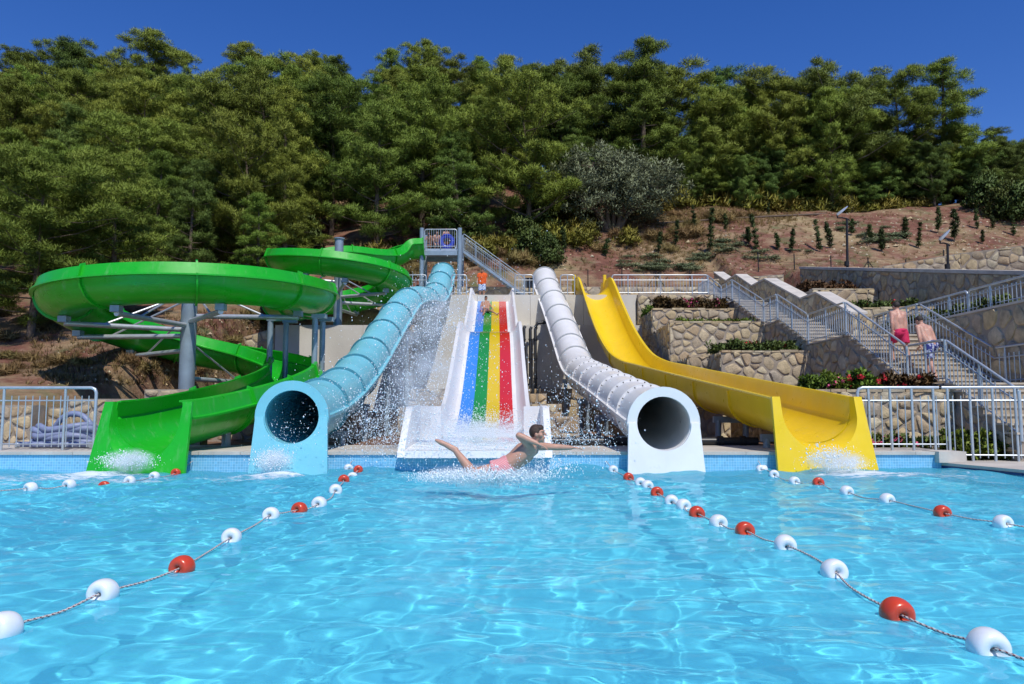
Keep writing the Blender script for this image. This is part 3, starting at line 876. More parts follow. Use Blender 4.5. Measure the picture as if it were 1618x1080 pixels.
def terrace(label, x0, x1, y0, y1, z0, z1, cell, seed, faces='fl', soil=True, name='terrace_wall', soil_y1=None, fz0=None):
    root = empty(name, ((x0+x1)/2, y0, z0), label, 'stone wall')
    MB().box(x0, x1, y0, y1, z0, z1).build('mortar_core', M['mortar'], root)
    if 'f' in faces: front_face(root, x0, x1, y0, fz0 or z0, z1, cell, seed)
    if 'l' in faces: left_face(root, x0, y0, min(y1, soil_y1 or y1), max(z0, z1 - 2.6), z1, cell, seed + 1)
    rk = random.Random(seed + 7); xx_ = x0
    while 'f' in faces and xx_ < x1 - .05:          # uneven capping stones along the front edge
        w_ = min(rk.uniform(.28, .62), x1 - xx_)
        j_ = rk.uniform(-.035, .012)
        MB().box(xx_ + .008, xx_ + w_ - .008, y0 - .02 + j_, y0 + .30, z1 - .012, z1 + rk.uniform(.035, .075)).build('cap_stone', M['stone'], root)
        xx_ += w_
    if soil:
        MB().box(x0 + .3, x1 - .02, y0 + .32, y1, z1 - .05, z1 + .03).build('planting_soil', M['soil'], root)
    return root

TX0, TX1 = 6.15, 9.88
# ---- terraces between the yellow slide and the stairs
terrace('low stone planter wall behind the right-hand poolside railing', TX0 + .62, TX1, 17.0, 25.0, .28, 1.55, .30, 11)
r3 = terrace('stone terrace wall just above the yellow slide run-out', TX0 + .75, TX1, 25.0, 29.5, .28, 3.06, .36, 21, fz0=1.4)
r3b = terrace('narrow set-back stone block beside the terrace above the yellow slide', TX0, TX0 + .72, 26.4, 29.5, .28, 3.0, .36, 26, soil=False, fz0=1.2)
terrace('middle stone terrace wall with green and red plants at its foot', TX0, TX1, 29.5, 33.0, .28, 4.57, .37, 31, fz0=2.9)
terrace('upper stone terrace wall under the dark red hedge', TX0, TX1, 33.0, 37.0, .28, 5.55, .37, 41, fz0=4.4)
# ---- big plaster retaining walls behind the slides
pl = empty('retaining_wall', (-2, 33, .3), 'tall beige plastered retaining wall rising in two steps behind the slides', 'retaining wall')
xw = -10.35
while xw < -4.7:
    x2 = min(xw + 1.92, -4.6)
    MB().box(xw + .006, x2 - .006, 33.0, 33.4, .3, 4.87).build('wall_panel', M['plaster'], pl)
    xw = x2
MB().box(-10.33, -4.62, 33.03, 37.2, .3, 4.80).build('wall_core', M['plaster'], pl)
xw = -4.6
while xw < 6.1:
    x2 = min(xw + 2.15, 6.12)
    MB().box(xw + .006, x2 - .006, 35.5, 35.9, .3, 5.15).build('wall_panel', M['plaster'], pl)
    xw = x2
MB().box(-4.58, 6.1, 35.53, 37.2, .3, 5.08).build('wall_core', M['plaster'], pl)
xw = -4.3
while xw < 6.1:
    x2 = min(xw + 2.6, 6.12)
    MB().box(xw + .006, x2 - .006, 36.95, 37.3, 4.8, 6.80).build('wall_panel', M['plaster'], pl)
    xw = x2
# stone foot of the retaining wall, stepped
sb = empty('foot_wall', (0, 30.5, .3), 'stepped stone foot wall at the base of the beige retaining wall', 'stone wall')
MB().box(-4.55, 6.1, 33.2, 35.45, .28, 2.1).build('mortar_core', M['mortar'], sb)
front_face(sb, -4.55, 6.1, 33.2, .3, 2.08, .5, 51)
for (xa, xb_, ya, yb, zt, sd_) in [(-3.0, -1.9, 27.5, 33.2, 1.65, 1), (-3.6, -1.9, 24.0, 27.5, 1.25, 2), (.62, 1.25, 27.5, 33.2, 1.75, 3), (.62, 1.6, 24.5, 27.5, 1.35, 4), (.75, 1.9, 21.5, 24.5, .95, 5), (-5.6, -4.6, 22.0, 33.0, 1.15, 6), (3.6, 6.3, 22.0, 33.2, 1.2, 7)]:
    MB().box(xa, xb_, ya, yb, .28, zt).build('pier', M['mortar'], sb)
    front_face(sb, xa, xb_, ya, .3, zt, .42, 60 + sd_)
    if xb_ < 0:
        stone_face(sb, Vector((xb_, 0, 0)), (0, 1, 0), (1, 0, 0), [(ya, .3), (min(yb, ya + 3), .3), (min(yb, ya + 3), zt), (ya, zt)], .42, 70 + sd_)
    else:
        left_face(sb, xa, ya, min(yb, ya + 3.0), .3, zt, .42, 80 + sd_)
# dark service pipes by the rainbow slide
for i, (px, ztop, yy) in enumerate([(828, 5.05, 35.1), (838, 5.0, 35.0), (846, 5.0, 35.05), (832, 2.3, 33.0), (842, 2.3, 32.9), (850, 2.2, 32.9)]):
    xx = (px - 809) / 1200 * yy
    root = empty('service_pipe', (xx, yy, .3), 'tall black service pipe climbing the beige wall beside the rainbow slide' if i < 3 else 'short black service pipe on the stone foot wall beside the rainbow slide', 'pipe', 'black service pipes')
    MB().tube([(xx, yy, .28), (xx, yy, ztop - .1), (xx + .05, yy + .05, ztop)], .075, 10).build('riser', M['pipe'], root, smooth=40)
    for zz in np.arange(.8, ztop - .3, .9):
        MB().tube([(xx, yy, zz), (xx, yy, zz + .06)], .095, 10).build('clamp', M['pipe'], root, smooth=40)
root = empty('service_pipe', (1.6, 32.5, 4.7), 'black service pipe running level along the ledge behind the white tube', 'pipe')
MB().tube([(1.08, 35.05, 5.0), (1.2, 35.02, 5.2), (1.7, 35.2, 5.26), (2.2, 35.4, 5.26)], .07, 10).build('run', M['pipe'], root, smooth=40)
MB().tube([(1.4, 35.1, 5.22), (1.5, 35.13, 5.24)], .1, 10).build('joint', M['pipe'], root, smooth=40)
for (xa, xb_, yy) in [(.75, 3.9, 17.3), (3.9, 5.6, 17.45)]:
    root = empty('deck_pipe', (xa, yy, .34), 'black supply pipe lying on the deck ' + ('behind the diving man' if xa < 1 else 'between the white and yellow slides'), 'pipe')
    MB().tube([(xa, yy, .43), (xb_, yy, .43)], .09, 12).build('run', M['pipe'], root, smooth=40)
    for q in (.2, .5, .8):
        xx = xa + (xb_ - xa) * q
        MB().tube([(xx - .06, yy, .43), (xx + .06, yy, .43)], .12, 12).build('coupling', M['dark'], root, smooth=40)

# ---- top platform
pf_ = MB(); pf_.box(-6.2, TX1, 37.06, 41.3, 6.5, 6.84)
pf_ = pf_.build('upper_platform', M['concrete']); tag(pf_, kind='structure')
fw_ = empty('platform_front_wall', (8, 37, 4.6), 'stone wall below the platform railing, right of the yellow slide', 'stone wall')
MB().box(6.14, TX1, 36.7, 36.98, 5.0, 6.80).build('mortar_core', M['mortar'], fw_)
front_face(fw_, 6.14, TX1, 36.7, 5.5, 6.78, .38, 91)
bw_ = empty('platform_back_wall', (4, 41.3, 6.8), 'long low stone wall along the back of the upper platform', 'stone wall')
MB().box(-5.8, 10.4, 41.35, 41.75, 6.8, 7.95).build('mortar_core', M['mortar'], bw_)
front_face(bw_, -5.8, 10.4, 41.35, 6.84, 7.93, .42, 95)

# ------------------------------------------------------------------ stairs
ST = [(42.5, 7.95), (40.1, 7.05), (38.3, 7.05), (35.8, 6.05), (34.0, 6.05), (29.8, 4.5), (28.3, 4.5), (25.4, 3.36), (22.5, 3.36), (19.1, 1.75), (17.4, 1.75), (14.95, .52)]
SX0, SX1, SX2 = 9.9, 11.45, 12.28
stair = empty('staircase', ((SX0 + SX1)/2, 15, .1), 'long pale stone staircase climbing in flights to the upper platform', 'staircase')
M['step'] = simple('pale_step_stone', (.50, .44, .35), .85, var=.22, scale=3.5, bump=.4, bscale=20, objrand=.10)
M['riser'] = simple('riser_stone', (.40, .33, .24), .9, var=.3, scale=6, bump=.5, bscale=18, objrand=.15)
for (y1_, z1_), (y0_, z0_) in zip(ST, ST[1:]):
    xr = SX1 if y0_ >= 25.3 else SX2
    if abs(z1_ - z0_) < .05:
        lo_ = MB().box(SX0, xr, y0_, y1_, .1, z0_ - .05).build('landing_base', M['mortar'], stair)
        MB().box(SX0 - .03, xr, y0_ - .03, y1_, z0_ - .048, z0_).build('landing_slab', M['step'], stair)
        left_face(stair, SX0, y0_, y1_, max(.3, z0_ - 1.6), z0_ - .06, .42, int(y0_ * 10), )
        continue
    ns = max(2, round((z1_ - z0_) / .165)); dy = (y1_ - y0_) / ns; dz = (z1_ - z0_) / ns
    for k in range(ns):
        ya = y0_ + k * dy; zt = z0_ + (k + 1) * dz
        MB().box(SX0, xr, ya + .02, y1_ if k == ns - 1 else ya + dy + .03, zt - dz - .02, zt - .045).build('riser', M['riser'], stair)
        MB().box(SX0 - .03, xr, ya - .01, ya + dy + .03, zt - .043, zt).build('tread', M['step'], stair)
        MB().box(SX0 + .01, xr, ya + .03, ya + dy + .03, .1, zt - dz - .02).build('step_base', M['mortar'], stair)
    stone_face(stair, Vector((SX0 + .01, 0, 0)), (0, 1, 0), (-1, 0, 0), [(y0_, max(.3, z0_ - 1.6)), (y1_, max(.3, z0_ - 1.2)), (y1_, z1_ - dz - .06), (y0_, z0_ - .06 + .02)], .42, int(y0_ * 10) + 3)
# ---- undulating parapet right of the stairs
PT = [(42.5, 9.0), (40.1, 8.1), (38.3, 8.1), (35.8, 7.12), (34.0, 7.12), (29.8, 5.6), (28.3, 5.6), (25.4, 4.45)]
pp = empty('stair_parapet', (SX1 + .2, 30, 4), 'stone parapet stepping down beside the stairs with pale sloping coping', 'stone wall')
for i, ((y1_, z1_), (y0_, z0_)) in enumerate(zip(PT, PT[1:])):
    pr = [(y0_, .3), (y1_, .3), (y1_, z1_ - .07), (y0_, z0_ - .07)]
    MB().add([(SX1, y, z) for y, z in pr] + [(SX1 + .5, y, z) for y, z in pr], [(0, 3, 2, 1), (4, 5, 6, 7), (0, 1, 5, 4), (1, 2, 6, 5), (2, 3, 7, 6), (3, 0, 4, 7)]).build('mortar_core', M['mortar'], pp)
    stone_face(pp, Vector((SX1, 0, 0)), (0, 1, 0), (-1, 0, 0), [(y0_, z0_ - 1.25), (y1_, z1_ - 1.25), (y1_, z1_ - .08), (y0_, z0_ - .08)], .44, 300 + i)
    cz = [(y0_ + .004, z0_ - .068), (y1_ - .004, z1_ - .068), (y1_ - .004, z1_), (y0_ + .004, z0_)]
    MB().add([(SX1 - .04, y, z) for y, z in cz] + [(SX1 + .54, y, z) for y, z in cz], [(0, 3, 2, 1), (4, 5, 6, 7), (0, 1, 5, 4), (1, 2, 6, 5), (2, 3, 7, 6), (3, 0, 4, 7)]).build('coping', M['coping'], pp)
front_face(pp, SX1, SX1 + .5, 25.4, 3.36, 4.38, .4, 320)
# ---- walls right of the stairs
lw = empty('side_wall', (12.5, 20, .3), 'dark stone wall right of the lower stair flights, under the ramp railing', 'stone wall')
MB().box(SX2, SX2 + .45, 14.9, 26.0, .1, 3.72).build('mortar_core', M['mortar'], lw)
left_face(lw, SX2, 14.9, 26.0, .35, 3.70, .5, 330)
MB().box(SX2 - .03, SX2 + .48, 14.88, 26.0, 3.722, 3.78).build('coping', M['coping'], lw)
front_face(lw, SX2, SX2 + .45, 14.9, .3, 3.7, .42, 340)
terrace('lit stone ledge wall under the big dark retaining wall', SX1 + .52, 14.6, 30.0, 33.5, 3.0, 5.95, .46, 351, faces='f')
terrace('small stone ledge wall between the parapet and the ramp', SX1 + .52, 14.4, 25.7, 30.0, 2.5, 4.6, .46, 361, faces='f')
d = (WB - WA); dl = d.length; du = Vector((d.x / dl, d.y / dl, 0)); nn = Vector((d.y, -d.x, 0)).normalized()
if nn.x > 0: nn = -nn
bg_ = empty('retaining_wall', (17, 34, 6), 'tall dark shaded stone retaining wall with a pale concrete top', 'stone wall')
ext = 5.5
def wtop(s): return 8.42 - s * .2
A3 = Vector((WA.x, WA.y, 0))
segs = 6; Lw = dl + ext
for k in range(segs):
    s0, s1 = Lw * k / segs, Lw * (k + 1) / segs
    pts_ = []
    for s, off in ((s0, 0), (s1, 0), (s1, .5), (s0, .5)):
        pts_.append(A3 + du * s - nn * off)
    z0_, z1_ = wtop(s0), wtop(s1)
    vb = [(p.x, p.y, 1.0) for p in pts_] + [(p.x, p.y, z - .12) for p, z in zip(pts_, (z0_, z1_, z1_, z0_))]
    MB().add(vb, [(3, 2, 1, 0), (4, 5, 6, 7), (0, 1, 5, 4), (1, 2, 6, 5), (2, 3, 7, 6), (3, 0, 4, 7)]).build('mortar_core', M['mortar'], bg_)
    pts2 = [A3 + du * (s + e) + nn * o for s, e, o in ((s0, .003, .05), (s1, -.003, .05), (s1, -.003, -.55), (s0, .003, -.55))]
    vb = [(p.x, p.y, z - .118) for p, z in zip(pts2, (z0_, z1_, z1_, z0_))] + [(p.x, p.y, z) for p, z in zip(pts2, (z0_, z1_, z1_, z0_))]
    MB().add(vb, [(3, 2, 1, 0), (4, 5, 6, 7), (0, 1, 5, 4), (1, 2, 6, 5), (2, 3, 7, 6), (3, 0, 4, 7)]).build('coping', M['coping'], bg_)
    stone_face(bg_, A3, du, nn, [(s0, 5.4 - s0 * .13), (s1, 5.4 - s1 * .13), (s1, z1_ - .13), (s0, z0_ - .13)], .44, 370 + k)
tw_ = empty('bank_wall', (20, 40, 8.5), 'low reddish stone wall at the foot of the bare bank', 'stone wall')
for k, (xa, xb_, ya, yb, za, zb) in enumerate([(10.6, 14.7, 41.4, 40.6, 8.35, 8.5), (19.6, 23.0, 39.6, 38.4, 8.75, 9.2), (23.0, 28.0, 38.4, 35.8, 9.2, 9.45)]):
    a = Vector((xa, ya, 0)); b_ = Vector((xb_, yb, 0)); e = (b_ - a); Lk = e.length; e = e / Lk; n3 = Vector((e.y, -e.x, 0))
    if n3.y > 0: n3 = -n3
    q = [a, b_, b_ - n3 * .4, a - n3 * .4]
    vb = [(p.x, p.y, 6.3) for p in q] + [(p.x, p.y, z) for p, z in zip(q, (za, zb, zb, za))]
    MB().add(vb, [(3, 2, 1, 0), (4, 5, 6, 7), (0, 1, 5, 4), (1, 2, 6, 5), (2, 3, 7, 6), (3, 0, 4, 7)]).build('mortar_core', M['mortar'], tw_)
    stone_face(tw_, a, e, n3, [(0, za - 1.3), (Lk, zb - 1.3), (Lk, zb - .03), (0, za - .03)], .45, 400 + k)

# ---- low stone wall on the left, under the spiral
ll = empty('low_wall', (-12, 17.8, .3), 'low stone wall at the foot of the red bank behind the grey hoses', 'stone wall')
for k, (xa, xb_, yy, zt) in enumerate([(-19, -11.25, 17.9, 1.25), (-11.25, -10.4, 18.5, 1.2), (-10.4, -7.3, 17.9, 1.4), (-9.9, -4.6, 20.5, 1.7)]):
    MB().box(xa, xb_, yy, yy + .45, .2, zt).build('mortar_core', M['mortar'], ll)
    front_face(ll, max(xa, -14.5), xb_, yy, .33, zt - .02, .34 if k < 3 else .42, 420 + k)
ls = empty('sloping_wall', (-11.4, 30, 3), 'stone wing wall sloping down from the left end of the beige wall', 'stone wall')
pr = [(-13.2, .5), (-10.36, .5), (-10.36, 4.75), (-13.2, 3.9)]
MB().add([(x, 33.0, z) for x, z in pr] + [(x, 33.5, z) for x, z in pr], [(0, 1, 2, 3), (7, 6, 5, 4), (0, 4, 5, 1), (1, 5, 6, 2), (2, 6, 7, 3), (3, 7, 4, 0)]).build('mortar_core', M['mortar'], ls)
front_face(ls, -13.2, -10.38, 33.0, 2.6, 3.88, .46, 440, z1b=4.72)

# ------------------------------------------------------------------ railings
def rail_run(root, A, B, h=1.05, post_r=.032, bal_r=.011, spacing=.125, nposts=2, mat=None, low=.12, sub=.16, round_ends=(True, True), mid=True):
    """one straight railing bay from A to B (bottoms), with posts, top rail, two lower rails and balusters"""
    mat = mat or M['inox']
    A, B = Vector(A), Vector(B); e = B - A; L = e.length; up = Vector((0, 0, 1))
    top = []
    if round_ends[0]: top += [A, A + up * (h - .1), A + up * (h - .03) + e * (.03 / L)]
    top += [A + up * h + e * (.1 / L), B + up * h - e * (.1 / L)]
    if round_ends[1]: top += [B + up * (h - .03) - e * (.03 / L), B + up * (h - .1), B]
    MB().tube(top, post_r, 10).build('top_rail', mat, root, smooth=50)
    n = max(1, nposts)
    for k in range(n):
        p = A + e * ((k + .5) / n)
        MB().tube([p, p + up * (h - .01)], post_r * .85, 10).build('post', mat, root, smooth=50)
    for zz in ([low, h - sub * 1.6] if mid else [low]):
        MB().tube([A + up * zz, B + up * zz], bal_r * 1.35, 6).build('lower_rail', mat, root, smooth=50)
    nb = max(2, int(L / spacing))
    me = None
    for k in range(1, nb):
        p = A + e * (k / nb)
        if me is None:
            t_ = MB().tube([(0, 0, low * .5), (0, 0, h - sub)], bal_r, 6)
            o = t_.build('baluster', mat, None, smooth=50); me = o.data
            o.parent = root; o.matrix_parent_inverse = parent_inv(root); o.location = p
        else:
            o = bpy.data.objects.new('baluster', me); COL.objects.link(o)
            o.parent = root; o.matrix_parent_inverse = parent_inv(root); o.location = p
rl = empty('railing', (-10, 15.5, .3), 'grey steel poolside railing in front of the coiled hoses', 'railing')
rail_run(rl, (-18.2, 15.25, .337), (-13.3, 15.25, .337), 1.24, mat=M['galv'], nposts=4, spacing=.14)
rail_run(rl, (-13.25, 15.25, .337), (-8.33, 15.25, .337), 1.24, mat=M['galv'], nposts=4, spacing=.14)
rl = empty('railing', (8, 15.3, .3), 'grey steel poolside railing right of the yellow slide mouth', 'railing')
rail_run(rl, (6.9, 15.2, .337), (8.6, 15.16, .337), 1.24, mat=M['galv'], nposts=4, spacing=.145, round_ends=(True, False))
rail_run(rl, (8.45, 15.16, .13), (10.1, 14.95, .13), 1.447, mat=M['galv'], nposts=4, spacing=.145, round_ends=(False, False))
rail_run(rl, (9.9, 14.97, .13), (12.7, 14.62, .13), 1.447, mat=M['galv'], nposts=7, spacing=.145, round_ends=(False, True))
sr = empty('railing', (SX0, 28, 4), 'long grey-blue steel handrail following the left edge of the stairs', 'railing')
xr = SX0 + .06
RL = ST[1:]
for i, ((y1_, z1_), (y0_, z0_)) in enumerate(zip(RL, RL[1:])):
    rail_run(sr, (xr, y1_, z1_), (xr, y0_, z0_), 1.0, nposts=max(1, int((y1_ - y0_) / 1.6)), spacing=.16, round_ends=(i == 0, i == len(RL) - 2), mat=M['galv'], bal_r=.013, post_r=.03)
    for q in ((y0_, z0_),):
        MB().tube([(xr, q[0], q[1]), (xr, q[0], q[1] + 1.0)], .034, 10).build('post', M['galv'], sr, smooth=50)
rr_ = empty('railing', (SX2 + .2, 22, 3.8), 'grey steel railing on top of the dark wall right of the stairs', 'railing')
rail_run(rr_, (SX2 + .2, 25.9, 3.775), (SX2 + .2, 20.6, 3.775), .62, nposts=3, spacing=.16, sub=.1, mat=M['galv'])
rail_run(rr_, (SX2 + .2, 20.55, 3.775), (SX2 + .2, 15.0, 3.775), .62, nposts=3, spacing=.16, sub=.1, mat=M['galv'])
ri = empty('railing', (SX2 - .15, 22, 1.8), 'grey steel handrail on the wall side of the lower stair flights', 'railing')
for i, ((y1_, z1_), (y0_, z0_)) in enumerate(zip(ST[7:], ST[8:])):
    rail_run(ri, (SX2 - .12, y1_, z1_), (SX2 - .12, y0_, z0_), .95, nposts=2, spacing=.18, round_ends=(i == 0, i == 3), mat=M['galv'], bal_r=.012, post_r=.028)
for i, (xa, xb_, lab) in enumerate([(-5.6, -4.25, 'pale steel platform railing left of the blue tube entry'), (-3.0, -2.25, 'short pale steel platform railing between blue tube and rainbow slide'), (.15, 1.05, 'short pale steel platform railing between rainbow slide and white tube'), (2.4, 3.1, 'short pale steel platform railing between white tube and yellow slide'), (4.95, 9.7, 'long pale steel platform railing between yellow slide and stairs')]):
    rp = empty('railing', ((xa+xb_)/2, 37.15, 6.84), lab, 'railing')
    rail_run(rp, (xa, 37.15, 6.84), (xb_, 37.15, 6.84), 1.0, nposts=max(1, int((xb_-xa)/1.3)), spacing=.15, post_r=.03, bal_r=.012)

# ------------------------------------------------------------------ start tower of the green slide
tx0, tx1, ty, tz = -4.83, -2.8, 40.0, 9.78
tw = empty('slide_tower', ((tx0+tx1)/2, ty + .8, 6.84), 'steel start tower with a railed deck above the blue tube entry', 'tower')
for xx in (tx0, tx1):
    for yy in (ty, ty + 1.7):
        MB().tube([(xx, yy, 6.5), (xx, yy, tz + 1.12)], .12, 16).build('column', M['post'], tw, smooth=40)
MB().box(tx0 + .12, tx1 - .12, ty - .02, ty + 1.8, tz - .12, tz).build('deck', M['galv'], tw)
MB().box(tx0 + .12, tx1 - .12, ty - .06, ty + .04, tz - .36, tz - .125).build('edge_beam', M['post'], tw)
MB().box(tx0 + .12, tx1 - .12, ty + 1.7, ty + 1.8, tz - .36, tz - .125).build('edge_beam', M['post'], tw)
tr = empty('railing', ((tx0+tx1)/2, ty, tz), 'pale barred guard railing on the front of the slide tower deck', 'railing')
rail_run(tr, (tx0 + .16, ty - .05, tz), (tx1 - .16, ty - .05, tz), 1.04, nposts=1, spacing=.12, sub=.03, mid=False, post_r=.03)
# tower stair, climbing from right to left behind the rail
tst = empty('tower_stair', (-1.2, 41, 6.84), 'open steel stair climbing to the slide tower deck', 'staircase')
sxa, sxb = -2.65, 1.35
for k in range(16):
    t = (k + .5) / 16
    MB().box(sxa + (sxb-sxa)*t - .14, sxa + (sxb-sxa)*t + .14, ty + .5, ty + 1.3, tz - (tz-6.84)*t - .04, tz - (tz-6.84)*t).build('tread', M['galv'], tst)
for yy in (ty + .45, ty + 1.33):
    MB().add([(sxa, yy, tz + .05), (sxb, yy, 6.9), (sxb, yy, 6.74), (sxa, yy, tz - .11), (sxa, yy + .05, tz + .05), (sxb, yy + .05, 6.9), (sxb, yy + .05, 6.74), (sxa, yy + .05, tz - .11)],
             [(3, 2, 1, 0), (4, 5, 6, 7), (0, 1, 5, 4), (1, 2, 6, 5), (2, 3, 7, 6), (3, 0, 4, 7)]).build('stringer', M['post'], tst)
    rail_run(tst, (sxa, yy + .02, tz), (sxb, yy + .02, 6.86), .95, nposts=3, spacing=.15, post_r=.022, bal_r=.008, mat=M['post'])

# ------------------------------------------------------------------ vegetation
def foliage_mesh(name, C, R, mat, seed, per=40, blade=.45, width=.07, squash=.75, centre=None, up=.25, lift=.15, flat=0.0, extra=None):
    rg = np.random.default_rng(seed)
    C = np.asarray(C, float); R = np.asarray(R, float); n = len(C)
    c = np.repeat(C, per, 0); r = np.repeat(R, per)[:, None]
    d = rg.normal(size=(n * per, 3)); d[:, 2] = d[:, 2] * squash + lift
    d /= np.linalg.norm(d, axis=1, keepdims=True)
    base = c + d * r * rg.uniform(.15, .85, (n * per, 1)) * np.array([1, 1, squash])
    dr_ = d + rg.normal(size=d.shape) * .45; dr_[:, 2] += up
    dr_ /= np.linalg.norm(dr_, axis=1, keepdims=True)
    L = blade * rg.uniform(.6, 1.25, (n * per, 1))
    sd = np.cross(dr_, rg.normal(size=d.shape)); sd /= np.linalg.norm(sd, axis=1, keepdims=True) + 1e-9
    w = width * rg.uniform(.6, 1.3, (n * per, 1))
    if flat:                                # leaf: rhombus
        v = np.stack([base, base + dr_ * L * .5 + sd * w, base + dr_ * L, base + dr_ * L * .5 - sd * w], 1)
    else:
        v = np.stack([base - sd * w, base + sd * w, base + dr_ * L], 1)
    k = v.shape[1]; N = n * per
    cen = np.asarray(centre if centre is not None else C.mean(0), float)
    rad = c - cen; rad /= np.linalg.norm(rad, axis=1, keepdims=True) + 1e-6
    nm = d * .7 + rad * .45 + np.array([0, 0, .25]); nm /= np.linalg.norm(nm, axis=1, keepdims=True)
    tuft = np.repeat(rg.uniform(0, 1, n), per); rnd = np.clip(.4 * tuft + .6 * rg.uniform(0, 1, N), 0, 1)
    me = bpy.data.meshes.new(name)
    me.vertices.add(N * k); me.vertices.foreach_set('co', v.reshape(-1).astype(np.float32))
    me.loops.add(N * k); me.loops.foreach_set('vertex_index', np.arange(N * k, dtype=np.int32))
    me.polygons.add(N); me.polygons.foreach_set('loop_start', np.arange(0, N * k, k, dtype=np.int32))
    me.polygons.foreach_set('use_smooth', np.ones(N, dtype=bool))
    me.update(calc_edges=True)
    at = me.attributes.new('rnd', 'FLOAT', 'POINT'); at.data.foreach_set('value', np.repeat(rnd, k).astype(np.float32))
    me.normals_split_custom_set_from_vertices(np.repeat(nm, k, 0).tolist())
    me.materials.append(mat)
    return me

def pine_parts(seed, h, R, base, form, mat, per=150):
    """trunk mesh with limbs, crown mesh of needle tufts; origin at the trunk's foot"""
    r = random.Random(seed)
    lean = (r.uniform(-.07, .07), r.uniform(-.07, .07))
    def axis(t):
        return Vector((lean[0] * h * t * t + .2 * sin(3 * t + seed), lean[1] * h * t * t + .2 * sin(2.3 * t + seed * 2), h * t))
    tb = MB()
    tb.tube([axis(t / 10) - Vector((0, 0, .6 if t == 0 else 0)) for t in range(11)], [.24 * (1 - .085 * t) * h / 10 for t in range(11)], 8)
    C, RR = [], []
    nl = int(24 + h * 1.2)
    for i in range(nl):
        t = base + (1 - base) * ((i + r.random()) / nl) ** .92
        q = (t - base) / (1 - base)
        if form == 'dome': prof = sqrt(max(.02, 1 - (q - .30) ** 2 / .53))
        elif form == 'cone': prof = 1.04 - q * .9
        else: prof = .45 + .65 * sin(pi * min(1, q * .8 + .18))
        prof *= r.uniform(.55, 1.15)
        a = i * 2.399 + r.uniform(-.6, .6)
        o = axis(t); ln = R * prof
        e = o + Vector((cos(a) * ln, sin(a) * ln, ln * r.uniform(.0, .45) * (1.2 if form != 'cone' else .6)))
        mid = o.lerp(e, .5) + Vector((0, 0, -.05 * ln))
        if ln > .8: tb.tube([o, mid, e], [.045 * (1.3 - q) + .012, .028 * (1.2 - q) + .01, .01], 5, cap=False)
        # each limb carries a few flattened pads of needle tufts
        for j in range(max(1, int(ln * 1.35))):
            s_ = 1.0 - j * .25 + r.uniform(-.08, .05)
            if s_ < .3: break
            pc = o.lerp(e, s_) + Vector((r.gauss(0, .25), r.gauss(0, .25), r.gauss(.1, .15)))
            pr = r.uniform(.55, 1.05)
            for m_ in range(int(5 + pr * 5)):
                aa = r.uniform(0, 6.28); uu = r.random() ** .5
                C.append(pc + Vector((cos(aa) * pr * uu, sin(aa) * pr * uu, (1 - uu * uu) * pr * .58 + r.gauss(0, .08)))); RR.append(r.uniform(.34, .58))
    for j in range(46):
        t = base + (1 - base) * r.random(); a = r.uniform(0, 6.28); ln = R * .45 * r.random()
        C.append(axis(t) + Vector((cos(a) * ln, sin(a) * ln, 0))); RR.append(r.uniform(.4, .6))
    for j in range(9):
        C.append(axis(1) + Vector((r.gauss(0, .3), r.gauss(0, .3), r.uniform(-.8, .3)))); RR.append(.3)
    tm = bpy.data.meshes.new('trunk'); tm.from_pydata(tb.v, [], tb.f); tm.polygons.foreach_set('use_smooth', [True] * len(tm.polygons)); tm.update()
    tm.materials.append(M['bark_pale'] if base > .25 else M['bark'])
    cm = foliage_mesh('crown', C, RR, mat, seed, per=per, blade=.22, width=.016, squash=.75, centre=(0, 0, h * (base + .3 * (1 - base))))
    return tm, cm
PINES = [pine_parts(1, 11.0, 4.0, .10, 'dome', M['needle']), pine_parts(2, 10.0, 4.3, .08, 'dome', M['needle']), pine_parts(3, 12.5, 3.8, .08, 'cone', M['needle']),
         pine_parts(4, 11.5, 4.0, .3, 'open', M['needle_dark']), pine_parts(5, 9.0, 4.0, .05, 'dome', M['needle_dark']), pine_parts(6, 12.0, 3.7, .1, 'cone', M['needle_dark']), pine_parts(7, 10.5, 4.4, .12, 'open', M['needle'])]
PH = [11.0, 10.0, 12.5, 11.5, 9.0, 12.0, 10.5]
PLAB = ['broad rounded light green pine in the hillside forest', 'low spreading light green pine in the hillside forest', 'pointed light green pine in the hillside forest',
        'dark pine with a bare pale lower trunk in the hillside forest', 'bushy dark green pine in the hillside forest', 'pointed dark green pine in the hillside forest', 'loose wide-crowned light green pine in the hillside forest']
def put_pine(kind, x, y, s, rz, zs=1.0, label=None, z=None):
    tm, cm = PINES[kind]
    z = Hs(x, y) if z is None else z
    root = empty('pine_tree', (x, y, z - .1), label or PLAB[kind], 'pine tree', 'pines of the hillside forest')
    root.rotation_euler = (rf.uniform(-.07, .07), rf.uniform(-.07, .07), rz); root.scale = (s * rf.uniform(.8, 1.15), s * rf.uniform(.85, 1.15), s * zs)
    for nm, me in (('trunk', tm), ('crown', cm)):
        o = bpy.data.objects.new(nm, me); COL.objects.link(o); o.parent = root
rf = random.Random(77)
placed = []
def try_tree(x, y, gap):
    for q in placed:
        if (q[0]-x)**2 + (q[1]-y)**2 < gap*gap: return False
    placed.append((x, y)); return True
cand = []
for k in range(5200):
    y = 26 + 62 * rf.random() ** .8
    x = rf.uniform(-1, 1) * (y * .70 + 2)
    if .03 < x / y < .25 and y < 58: continue
    left_ok = (x < -14.5 and y > 25) or (x < -12 and y > 36) or (x < 4.8 and y > 46.5) or (x < -6 and y > 44.5)
    right_ok = x > 3.5 and y > 58.5 and y < 74
    if x > -1 and x < 5 and y < 50 and abs(x - 1) < 2.5: left_ok = False
    if not (left_ok or right_ok): continue
    cand.append((x, y))
